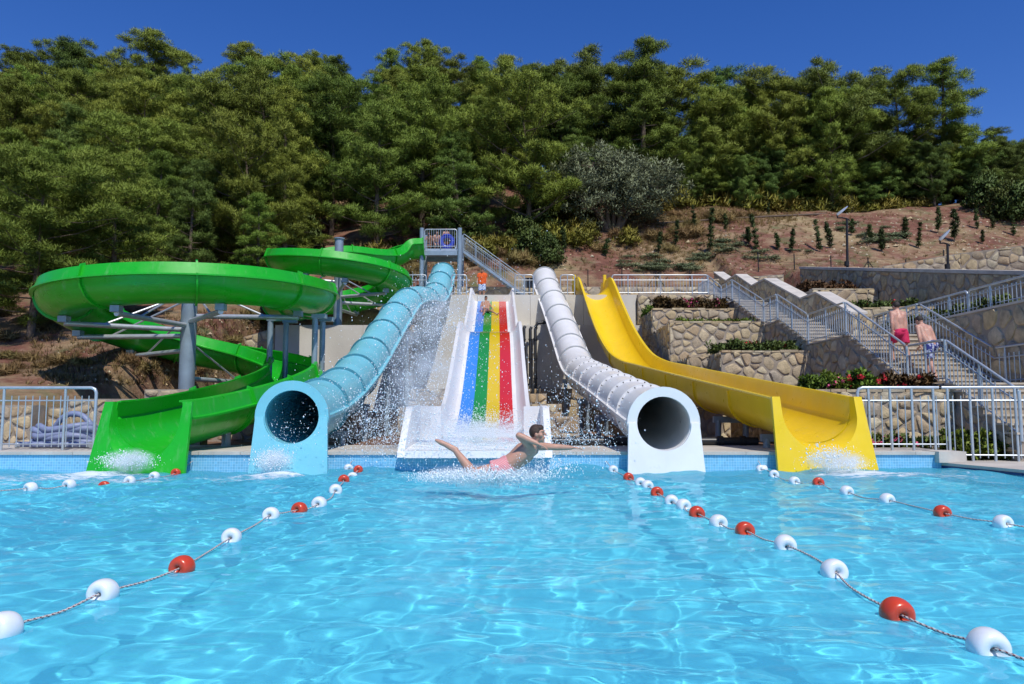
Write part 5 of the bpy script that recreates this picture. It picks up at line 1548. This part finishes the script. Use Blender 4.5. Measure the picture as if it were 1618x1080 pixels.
# ---- the man flying off the slide, just above the water
YD = 10.0
J = dict(pelvis=P(801, 737, YD), chest=P(828, 715, YD), neck=P(842, 700, YD), head=P(850, 685, YD - .01), face=(.95, -.28, .06), hup=(-.12, 0, 1),
         shR=P(840, 706, YD - .17), shL=P(846, 704, YD + .17), elR=P(820, 688, YD - .26), wrR=P(848, 700, YD - .30), elL=P(876, 706, YD + .26), wrL=P(902, 707, YD + .30),
         hipR=P(799, 738, YD - .09), hipL=P(799, 739, YD + .09), knR=P(748, 748, YD - .10), anR=P(720, 712, YD - .06), toR=P(692, 699, YD - .04),
         knL=P(750, 750, YD + .14), anL=P(702, 752, YD + .18), toL=P(684, 746, YD + .2), palmL=(0, 0, -1), palmR=(0, 0, -1))
person(J, 1.76, 'man in red striped shorts flying stretched out above the water off the rainbow slide', M['skin'], M['hair_brown'], shorts=M['stripe_cloth'], voxel=.0075, shorts_len=.45, bulk=1.17)

def stand(x, y, z, h, rz, lean=0.0, stride=.18, armsw=.25, rear=0.0, crouch=0.0, lift=0.0, head_down=0.1, arms=None):
    """joints of a standing / climbing figure facing its local +y, turned by rz"""
    s = h / 1.78
    hipz = .93 * s - crouch
    L = {}
    def sp(u, f, w): return (u * s, f, w)
    fl = lean
    def tor(d): return (sin(fl) * d * s, hipz + cos(fl) * d * s)     # along the leaning trunk
    L['pelvis'] = (0, 0, hipz)
    f, w = tor(.36); L['chest'] = (0, f, w)
    f, w = tor(.56); L['neck'] = (0, f, w)
    f, w = tor(.70); L['head'] = (0, f + .04 * s, w)
    L['face'] = (0, cos(head_down), -sin(head_down)); L['hup'] = (0, sin(head_down), cos(head_down))
    for q, nm in ((1, 'R'), (-1, 'L')):
        f, w = tor(.50); L['sh' + nm] = (q * .19 * s, f, w)
        sw = armsw * q
        L['el' + nm] = (q * .25 * s, f + sw * .6 * s + .02, w - .27 * s)
        L['wr' + nm] = (q * .24 * s, f + sw * 1.2 * s + .12 * s, w - .48 * s + abs(sw) * .12)
        L['hip' + nm] = (q * .095 * s, 0, hipz - .03 * s)
        st = -stride * q
        up = lift if st > 0 else 0.0
        L['an' + nm] = (q * .10 * s, st, .08 * s + up)
        L['kn' + nm] = (q * .105 * s, st * .55 + .06 * s + up * .5 + crouch * .5, .50 * s + up * .75 - crouch * .4)
        L['to' + nm] = (q * .115 * s, st + .19 * s, .035 * s + up)
    if arms: L.update(arms)
    R = Matrix.Rotation(rz, 3, 'Z'); out = {}
    for k, v in L.items():
        v = R @ Vector(v)
        out[k] = v if k in ('face', 'hup') else v + Vector((x, y, z))
    return out
person(stand(10.36, 20.15, 2.28, 1.80, radians(12), lean=.12, stride=.2, lift=.17, armsw=.15), 1.80, 'bare-backed man in bright pink shorts climbing the stairs', M['skin_pink'], M['hair'], shorts=M['pink_cloth'], voxel=.010, shorts_len=.7, bulk=1.08)
person(stand(10.66, 19.25, 1.86, 1.80, radians(18), lean=.42, stride=-.2, lift=.17, armsw=.2, head_down=.45), 1.80, 'bare-backed man in blue patterned shorts bending forward on the stairs', M['skin_pink'], M['hair'], shorts=M['blue_cloth'], voxel=.010, shorts_len=.85, bulk=1.1)
person(stand(-1.55, 39.0, 6.84, 1.70, radians(175), stride=.05, armsw=.06), 1.70, 'attendant in orange shirt and checked shorts standing at the top of the rainbow slide', M['skin_tan'], M['hair'], shorts=M['check_cloth'], shirt=M['orange_cloth'], voxel=.014, shorts_len=.9, fingers=True)
# ---- child sliding on the green lane
yc = 34.7
rp_ = min(rpts, key=lambda q: abs(q.y - yc)); bz = rp_.z
cx = (768 - 809) / 1200 * yc
sl = .38
def on(dx, dy, dz): return Vector((cx + dx, yc + dy, bz + dz + dy * sl))
J = dict(pelvis=on(0, 0, .12), chest=on(-.06, .22, .34), neck=on(-.05, .28, .50), head=on(-.02, .28, .64), face=(.3, -.9, -.3), hup=(.05, -.25, 1),
         shR=on(-.20, .26, .44), shL=on(.10, .27, .46), elR=on(-.26, .12, .30), wrR=on(-.22, -.05, .16), elL=on(.20, .12, .32), wrL=on(.28, -.02, .22),
         hipR=on(-.08, 0, .11), hipL=on(.08, 0, .11), knR=on(-.05, -.38, .24), anR=on(-.12, -.72, .08), toR=on(-.12, -.78, .2), knL=on(.22, -.34, .2), anL=on(.50, -.55, .09), toL=on(.58, -.62, .18), palmR=(0, 0, -1), palmL=(0, 0, -1))
person(J, 1.45, 'girl with long dark hair sliding down the rainbow slide', M['skin_tan'], M['hair'], shorts=M['dark_cloth'], top=M['dark_cloth'], voxel=.012, long_hair=True, shorts_len=.08)
# ---- children waiting on the slide tower
def crouched(x, y, z, h, rz):
    a = stand(x, y, z, h, rz, lean=.35, stride=.06, armsw=.1, crouch=.42 * h / 1.78)
    return a
person(crouched(-4.45, 40.5, tz, 1.35, radians(170)), 1.35, 'child in dark trunks crouching behind the tower railing next to the green flume', M['skin_tan'], M['hair'], shorts=M['dark_cloth'], voxel=.014, shorts_len=.4)
person(crouched(-4.1, 40.45, tz, 1.40, radians(195)), 1.40, 'child in blue patterned trunks crouching behind the tower railing', M['skin'], M['hair_brown'], shorts=M['blue_cloth'], voxel=.014, shorts_len=.4)
person(stand(-3.6, 40.75, tz, 1.32, radians(185), lean=.1, stride=.05, armsw=.25), 1.32, 'child standing behind the blue swim ring on the tower', M['skin_tan'], M['hair_brown'], shorts=M['dark_cloth'], voxel=.014, shorts_len=.4)
M['ring_blue'] = simple('blue_vinyl', (.03, .06, .55), .3, coat=.3, var=.08)
def torus(R, r, n=40, m=16):
    v = [((R + r * cos(2*pi*j/m)) * cos(2*pi*i/n), r * sin(2*pi*j/m), (R + r * cos(2*pi*j/m)) * sin(2*pi*i/n)) for i in range(n) for j in range(m)]
    f = [(i*m+j, ((i+1) % n)*m+j, ((i+1) % n)*m+(j+1) % m, i*m+(j+1) % m) for i in range(n) for j in range(m)]
    return v, f
root = empty('swim_ring', (-3.5, 40.3, tz), 'round blue inflatable swim ring held upright behind the tower railing', 'swim ring')
v, f = torus(.31, .12)
o = mesh_obj('tube', [(x - 3.5, y + 40.24, z + tz + .44) for x, y, z in v], f, M['ring_blue'], root, smooth=180)
MB().tube([(-3.5, 40.12, tz + .80), (-3.5, 40.10, tz + .83)], .018, 8).build('valve', M['white_gel'], root, smooth=50)
# loudspeaker at the platform rail
root = empty('loudspeaker', (.85, 37.4, 6.84), 'small black loudspeaker box on the platform beside the white tube entry', 'loudspeaker')
MB().box(.66, 1.04, 37.25, 37.55, 7.25, 7.72).build('cabinet', M['dark'], root)
MB().tube([(.85, 37.4, 6.84), (.85, 37.4, 7.25)], .03, 8).build('stand', M['dark'], root, smooth=50)
MB().tube([(.85, 37.25, 7.45), (.85, 37.235, 7.45)], .13, 20).build('cone', M['pipe'], root, smooth=50)

# ------------------------------------------------------------------ lane buoys and ropes
M['buoy_white'] = simple('white_buoy_plastic', (.74, .77, .80), .32, var=.05, scale=10, coat=.2)
M['buoy_red'] = simple('orange_red_buoy_plastic', (.60, .055, .018), .3, var=.08, scale=10, coat=.2)
M['rope_white'] = simple('rope_white', (.62, .58, .54), .85, var=.15, scale=40)
M['rope_red'] = simple('rope_red', (.22, .05, .05), .85, var=.15, scale=40)
def buoy_mesh(mat):
    n, m = 32, 18; v = []; f = []
    for i in range(n):
        a = 2 * pi * i / n
        for j in range(m):
            b = 2 * pi * j / m
            r_ = .0515 + .0445 * (abs(cos(b)) ** .75) * (1 if cos(b) > 0 else -1); ax = .076 * sin(b) * (1 - .12 * (1 - cos(b)) * .5)
            v.append((ax, r_ * cos(a), r_ * sin(a)))
    for i in range(n):
        for j in range(m):
            f.append((i*m+j, ((i+1) % n)*m+j, ((i+1) % n)*m+(j+1) % m, i*m+(j+1) % m))
    o = mesh_obj('lane_buoy', v, f, mat, smooth=180); me = o.data; bpy.data.objects.remove(o); return me
BM = {'w': buoy_mesh(M['buoy_white']), 'r': buoy_mesh(M['buoy_red'])}
LINES = {
 'outer left': [(48, 777, 'w'), (109, 771, 'w'), (165, 763, 'r'), (205, 755, 'w'), (244, 748, 'w'), (278, 743, 'r')],
 'inner left': [(5, 990, 'w'), (163, 932, 'w'), (288, 886, 'r'), (366, 842, 'w'), (428, 813, 'w'), (473, 802, 'r'), (504, 797, 'w'), (530, 781, 'w'), (543, 764, 'r'), (557, 753, 'w'), (566, 744, 'r'), (571, 733, 'w')],
 'inner right': [(1562, 1026, 'w'), (1417, 962, 'r'), (1318, 901, 'w'), (1241, 862, 'w'), (1177, 837, 'r'), (1135, 823, 'w'), (1101, 807, 'r'), (1080, 795, 'w'), (1061, 788, 'w'), (1038, 777, 'r'), (1023, 766, 'w'), (1012, 762, 'w'), (993, 754, 'r'), (969, 745, 'w')],
 'outer right': [(1585, 825, 'w'), (1489, 809, 'r'), (1402, 791, 'w'), (1338, 778, 'w'), (1293, 763, 'r'), (1255, 754, 'w'), (1223, 747, 'w'), (1201, 740, 'w'), (1179, 734, 'w')],
}
LN = {'outer left': 'the lane rope passing in front of the green slide mouth', 'inner left': 'the long lane rope running out from the blue tube mouth',
      'inner right': 'the long lane rope running out from the white tube mouth', 'outer right': 'the lane rope passing in front of the yellow slide mouth'}
rb_ = random.Random(4)
for ln, lst in LINES.items():
    pts = []
    for px, py, c in lst:
        p = PW(px, py, .035); p.y = min(p.y, POOL_Y - .3)
        p.z = float(wave_h(np.array([p.x]), np.array([p.y]))[0]) + .024
        pts.append(p)
    d0 = (pts[0] - pts[1]).normalized(); d1 = (pts[-1] - pts[-2]).normalized()
    for i, (p, (px, py, c)) in enumerate(zip(pts, lst)):
        a = pts[max(0, i-1)]; b = pts[min(len(pts)-1, i+1)]; d = (b - a)
        o = bpy.data.objects.new('lane_buoy', BM[c]); COL.objects.link(o)
        o.scale = (.9, .9, .9); o.location = p; o.rotation_euler = (rb_.uniform(0, 6), rb_.uniform(-.12, .12), atan2(d.y, d.x) + rb_.uniform(-.25, .25))
        near = p.y < 6
        tag(o, ('white' if c == 'w' else 'orange-red') + ' round float on ' + LN[ln], 'buoy', ('white' if c == 'w' else 'orange-red') + ' floats on ' + LN[ln])
    path = [pts[0] + d0 * 3.0 + Vector((0, 0, -.02)), pts[0] + d0 * .9 + Vector((0, 0, .0))] if ln.startswith('outer') or 'inner' in ln else []
    for i, p in enumerate(pts):
        path.append(p + Vector((0, 0, .004)))
        if i < len(pts) - 1:
            q = p.lerp(pts[i+1], .5); L_ = (pts[i+1] - p).length
            sag = Vector((-(pts[i+1] - p).y, (pts[i+1] - p).x, 0)).normalized() * rb_.uniform(-.05, .05) * min(1, L_)
            q = q + sag; q.z = max(float(wave_h(np.array([q.x]), np.array([q.y]))[0]) + .012, q.z - .03); path.append(q)
    end = Vector((pts[-1].x, POOL_Y - .02, .16)); path.append(end)
    rp2 = catmull(path, .014)
    R_, ns_ = .0068, 6
    v = []; f = []; fm = []
    up = Vector((0, 0, 1))
    for i, p in enumerate(rp2):
        t = (rp2[min(i+1, len(rp2)-1)] - rp2[max(0, i-1)]).normalized(); s_ = t.cross(up).normalized(); u = s_.cross(t)
        for k in range(ns_):
            a = 2 * pi * k / ns_; rr = R_ * (1 + .16 * cos(3 * (a + i * .5)))
            v.append(p + s_ * cos(a) * rr + u * sin(a) * rr)
    for i in range(len(rp2) - 1):
        for k in range(ns_):
            f.append((i*ns_+k, i*ns_+(k+1) % ns_, (i+1)*ns_+(k+1) % ns_, (i+1)*ns_+k)); fm.append(1 if (k + i) % 3 == 0 else 0)
    o = mesh_obj('lane_rope', v, f, None, smooth=180, mats=[M['rope_white'], M['rope_red']], fmat=fm)
    tag(o, 'braided red-flecked ' + LN[ln].replace('the ', '', 1).replace('passing', 'lying on the water'), 'rope')

# ------------------------------------------------------------------ grey hoses heaped behind the left railing
rh = random.Random(8)
hp_root = None
def hose(label, pts, r):
    root = empty('coiled_hose', pts[0], label, 'hose')
    pp_ = catmull(pts, .08)
    MB().tube(pp_, r, 12).build('hose', M['rubber'], root, smooth=60)
    for e, q in ((pp_[0], pp_[1]), (pp_[-1], pp_[-2])):
        d = (e - q).normalized(); MB().tube([e - d * .02, e + d * .06], r * 1.12, 12).build('end_fitting', M['galv'], root, smooth=60)
hc = Vector((-9.55, 16.4, .34))
pts = []
for k in range(46):
    a = k * .72; rr = .52 + .06 * sin(k * 1.7)
    pts.append(hc + Vector((cos(a) * rr * 1.25, sin(a) * rr * .55, .08 + k * .0085 + .05 * sin(k * 2.1))))
hose('heaped grey-blue pool hose lying in flat coils behind the left railing', pts, .065)
pts = []
for k in range(20):
    a = -.3 + k * .21
    pts.append(hc + Vector((.12 + cos(a) * .50, -.1 + .3 * (k / 20), .12 + max(0, sin(a)) * .60)))
hose('grey-blue hose loop arching over the heap of coils', pts, .06)
pts = [hc + Vector((-.75 + .02 * k * 4.2, -.42 + .08 * sin(k * .9), .075)) for k in range(19)]
hose('grey-blue hose lying straight along the deck in front of the coils', pts, .06)

# ------------------------------------------------------------------ foam on the water and flying drops
def foam():
    xs = np.arange(-10.5, 9.0, .035); ys = np.arange(8.6, 14.66, .035)
    X, Y = np.meshgrid(xs, ys)
    Z = wave_h(X, Y) + .006
    def g(cx, cy, sx, sy, a): return a * np.exp(-(((X - cx) / sx) ** 2 + ((Y - cy) / sy) ** 2))
    Mk = g(-7.3, 13.8, 1.0, .6, 1.1) + g(-7.8, 12.6, 2.4, 1.2, .62) + g(-4.2, 13.6, .8, .6, 1.1) + g(-4.8, 12.2, 2.3, 1.1, .66) + g(-9.6, 12.8, 1.4, 1.3, .5)
    Mk += g(6.1, 13.7, 1.0, .7, 1.2) + g(7.4, 12.9, 1.4, 1.2, .75) + g(2.9, 13.6, .9, .5, .45) + g(-.5, 13.3, 1.9, .9, .8) + g(-.35, 10.1, .95, .55, .95) + g(-.9, 11.6, 1.6, 1.0, .35)
    e = np.zeros_like(Mk)
    ny, nx = X.shape
    v = np.stack([X, Y, Z], -1).reshape(-1, 3)
    keep = Mk > .16
    idx = -np.ones(ny * nx, int); f = []
    kf = keep[:-1, :-1] & keep[1:, :-1] & keep[:-1, 1:] & keep[1:, 1:]
    js, is_ = np.nonzero(kf)
    q = np.stack([js*nx+is_, js*nx+is_+1, (js+1)*nx+is_+1, (js+1)*nx+is_], 1)
    used = np.unique(q); idx[used] = np.arange(len(used))
    m, n, l, b = new_mat('water_foam')
    b.inputs['Base Color'].default_value = (.85, .92, .95, 1); b.inputs['Roughness'].default_value = .7
    at = n.new('ShaderNodeAttribute'); at.attribute_name = 'mask'
    tc = n.new('ShaderNodeTexCoord'); mp = n.new('ShaderNodeMapping'); mp.inputs['Scale'].default_value = (.62, 1.0, 1.0); l.new(tc.outputs['Object'], mp.inputs[0])
    nz = n.new('ShaderNodeTexNoise'); nz.inputs['Scale'].default_value = 6.0; nz.inputs['Detail'].default_value = 9; nz.inputs['Roughness'].default_value = .68; nz.inputs['Distortion'].default_value = .7
    l.new(mp.outputs[0], nz.inputs['Vector'])
    ad = n.new('ShaderNodeMath'); ad.operation = 'MULTIPLY_ADD'; ad.inputs[1].default_value = .42; l.new(at.outputs['Fac'], ad.inputs[0]); l.new(nz.outputs[0], ad.inputs[2])
    mr = n.new('ShaderNodeMapRange'); mr.interpolation_type = 'SMOOTHSTEP'; mr.inputs[1].default_value = .78; mr.inputs[2].default_value = 1.08; mr.inputs[4].default_value = .8
    l.new(ad.outputs[0], mr.inputs[0])
    tr_ = n.new('ShaderNodeBsdfTransparent'); mx = n.new('ShaderNodeMixShader')
    l.new(mr.outputs[0], mx.inputs[0]); l.new(tr_.outputs[0], mx.inputs[1]); l.new(b.outputs[0], mx.inputs[2]); l.new(mx.outputs[0], n['Material Output'].inputs[0])
    o = mesh_obj('foam', v[used].tolist(), idx[q].tolist(), m, smooth=180)
    a = o.data.attributes.new('mask', 'FLOAT', 'POINT'); a.data.foreach_set('value', Mk.reshape(-1)[used].astype(np.float32))
    tag(o, 'white foam churned up in front of the slide mouths', 'foam', kind='stuff')
foam()
def drops(name, label, P_, R_):
    n = len(P_); P_ = np.asarray(P_); R_ = np.asarray(R_)
    oc = np.array([(1,0,0),(-1,0,0),(0,1,0),(0,-1,0),(0,0,1),(0,0,-1)], float)
    tri = np.array([(0,2,4),(2,1,4),(1,3,4),(3,0,4),(2,0,5),(1,2,5),(3,1,5),(0,3,5)])
    rg = np.random.default_rng(3); st = rg.uniform(.6, 1.2, (n, 1, 3)); st[..., 2] *= rg.uniform(.8, 2.8, (n, 1)); st[..., 0] *= rg.uniform(.8, 1.8, (n, 1))
    v = (P_[:, None, :] + oc[None] * R_[:, None, None] * st).reshape(-1, 3)
    f = (tri[None] + (np.arange(n) * 6)[:, None, None]).reshape(-1, 3)
    o = mesh_obj(name, v.tolist(), f.tolist(), M['drop'], smooth=180)
    tag(o, label, 'water drops', kind='stuff')
m, n, l, b = new_mat('water_drop'); b.inputs['Base Color'].default_value = (.90, .95, .98, 1); b.inputs['Roughness'].default_value = .15
M['drop'] = m
rg = np.random.default_rng(21)
def cloud(cx, cy, sx, sy, n, y0, y1, rmin, rmax, clipx=None):
    out = []; rad = []
    for k in range(n):
        px, py = rg.normal(cx, sx), rg.normal(cy, sy); yy = rg.uniform(y0, y1)
        p = P(px, py, yy)
        if p.z < .03: continue
        out.append(tuple(p)); rad.append(rmin + (rmax - rmin) * rg.random() ** 2.5)
    return out, rad
def many(specs):
    a, b_ = [], []
    for s_ in specs:
        o_, r_ = cloud(*s_); a += o_; b_ += r_
    return a, b_
D1 = many([(690, 500, 32, 32, 3000, 15, 20, .003, .012), (655, 600, 40, 60, 5200, 13.5, 18, .003, .010), (610, 670, 38, 32, 3600, 13.2, 16, .003, .010), (740, 560, 55, 70, 900, 14, 20, .004, .012), (560, 640, 45, 50, 700, 13, 16, .0035, .010)])
drops('spray', 'spray of water drops flying between the blue tube and the rainbow slide', *D1)
D2 = many([(735, 690, 60, 20, 4200, 12.5, 15.5, .003, .009), (775, 668, 45, 12, 3000, 15.2, 18, .003, .010), (760, 705, 70, 12, 1200, 11, 14.5, .003, .009)])
drops('spray', 'spray of water drops over the foot of the rainbow slide', *D2)
D3 = many([(778, 750, 38, 6, 6000, 9.55, 10.4, .003, .010), (728, 752, 28, 5, 3400, 9.55, 10.4, .003, .009), (700, 753, 24, 4, 1400, 9.6, 10.4, .003, .008), (850, 738, 35, 10, 1000, 9.7, 10.6, .003, .008)])
drops('spray', 'dense splash of drops around the flying man', *D3)
D4 = many([(905, 650, 28, 38, 700, 12.5, 16, .0035, .011), (895, 690, 40, 14, 800, 11.5, 15, .0035, .010), (960, 680, 30, 25, 200, 12.5, 15, .0035, .009)])
drops('spray', 'scattered water drops in front of the white tube', *D4)
D5 = many([(200, 726, 22, 6, 1600, 13.6, 14.2, .003, .011), (430, 726, 14, 8, 1500, 13.6, 14.15, .003, .011), (448, 690, 18, 20, 200, 13.6, 14.6, .003, .009)])
drops('spray', 'splashing drops where the green and blue slides meet the pool', *D5)
D6 = many([(1310, 722, 20, 9, 1500, 13.6, 14.2, .003, .011), (1340, 734, 18, 5, 900, 13.5, 14.1, .003, .009)])
drops('spray', 'splashing drops where the yellow slide meets the pool', *D6)

# ---- water film and froth on the foot of the rainbow slide
def slide_froth():
    seg = [q for q in rfr if q[0].y < 21.8]
    ws = np.linspace(-.86, .86, 60)
    v = []; mk = []
    for p, s_, u, t in seg:
        for w in ws:
            lift = .014 + max(0, abs(w) - .74) * .8
            v.append(p + s_ * float(w) + u * lift); mk.append(max(0, min(1.15, (21.6 - p.y) / 3.6)) ** 1.2)
    n1 = len(ws); f = [(i*n1+k, i*n1+k+1, (i+1)*n1+k+1, (i+1)*n1+k) for i in range(len(seg)-1) for k in range(n1-1)]
    xs = np.linspace(bx0 + .15, bx1 - .15, 90); ys = np.linspace(16.78, 14.32, 80); b0 = len(v)
    for y in ys:
        for x in xs:
            z = float(np.interp(y, [14.3, 14.9, 15.6, 16.4, 17.0], [.37, .40, .43, .47, .50])) + .02
            v.append((x, y, z)); mk.append(1.05)
    f += [(b0+i*90+k, b0+i*90+k+1, b0+(i+1)*90+k+1, b0+(i+1)*90+k) for i in range(79) for k in range(89)]
    o = mesh_obj('froth', v, f, bpy.data.materials['water_foam'], smooth=180)
    a = o.data.attributes.new('mask', 'FLOAT', 'POINT'); a.data.foreach_set('value', np.array(mk, np.float32))
    tag(o, 'white froth running over the foot of the rainbow slide', 'froth', kind='stuff')
slide_froth()
# ---- fine mist hanging in the splashes
def mist(label, c, rx, ry, rz, dens, scale):
    m = bpy.data.materials.new('mist'); m.use_nodes = True; n, l = m.node_tree.nodes, m.node_tree.links
    for q in list(n):
        if q.type != 'OUTPUT_MATERIAL': n.remove(q)
    pv = n.new('ShaderNodeVolumePrincipled'); pv.inputs['Color'].default_value = (.96, .98, 1, 1); pv.inputs['Anisotropy'].default_value = 0.0
    tc = n.new('ShaderNodeTexCoord'); nz = n.new('ShaderNodeTexNoise'); nz.inputs['Scale'].default_value = scale; nz.inputs['Detail'].default_value = 4; nz.inputs['Roughness'].default_value = .6
    l.new(tc.outputs['Object'], nz.inputs['Vector'])
    gd = n.new('ShaderNodeVectorMath'); gd.operation = 'LENGTH'; mp = n.new('ShaderNodeMapping'); mp.inputs['Scale'].default_value = (1/rx, 1/ry, 1/rz)
    l.new(tc.outputs['Object'], mp.inputs[0]); l.new(mp.outputs[0], gd.inputs[0])
    fall = n.new('ShaderNodeMapRange'); fall.inputs[1].default_value = 1.0; fall.inputs[2].default_value = .15; l.new(gd.outputs['Value'], fall.inputs[0])
    thr = n.new('ShaderNodeMapRange'); thr.inputs[1].default_value = .42; thr.inputs[2].default_value = .72; l.new(nz.outputs[0], thr.inputs[0])
    mu = n.new('ShaderNodeMath'); mu.operation = 'MULTIPLY'; l.new(fall.outputs[0], mu.inputs[0]); l.new(thr.outputs[0], mu.inputs[1])
    m2 = n.new('ShaderNodeMath'); m2.operation = 'MULTIPLY'; m2.inputs[1].default_value = dens; l.new(mu.outputs[0], m2.inputs[0])
    l.new(m2.outputs[0], pv.inputs['Density']); l.new(pv.outputs[0], n['Material Output'].inputs['Volume'])
    e = Blob(); e.ell((0, 0, 0), (Vector((rx, 0, 0)), Vector((0, ry, 0)), Vector((0, 0, rz))), 16)
    o = mesh_obj('mist', e.mb.v, e.mb.f, m); o.location = c
    tag(o, label, 'mist', kind='stuff')
mist('fine white mist around the flying man', P(762, 752, 9.95), .95, .5, .17, 9, 4.5)
mist('fine mist at the mouth of the green slide', P(205, 728, 13.9), .5, .45, .26, 12, 5)
mist('fine mist at the mouth of the blue tube', P(432, 728, 13.9), .42, .4, .28, 12, 5)
mist('fine mist at the mouth of the yellow slide', P(1322, 730, 13.85), .6, .4, .24, 12, 5)
mist('fine mist drifting left of the rainbow slide', P(665, 590, 15.5), .85, .8, 1.5, 2.6, 2.6)
mist('fine mist over the foot of the rainbow slide', P(750, 690, 15.8), 1.3, .9, .42, 5.5, 4.0)
mist('fine spray drifting in front of the blue tube', P(690, 495, 17.5), .75, .8, .75, 2.2, 2.6)
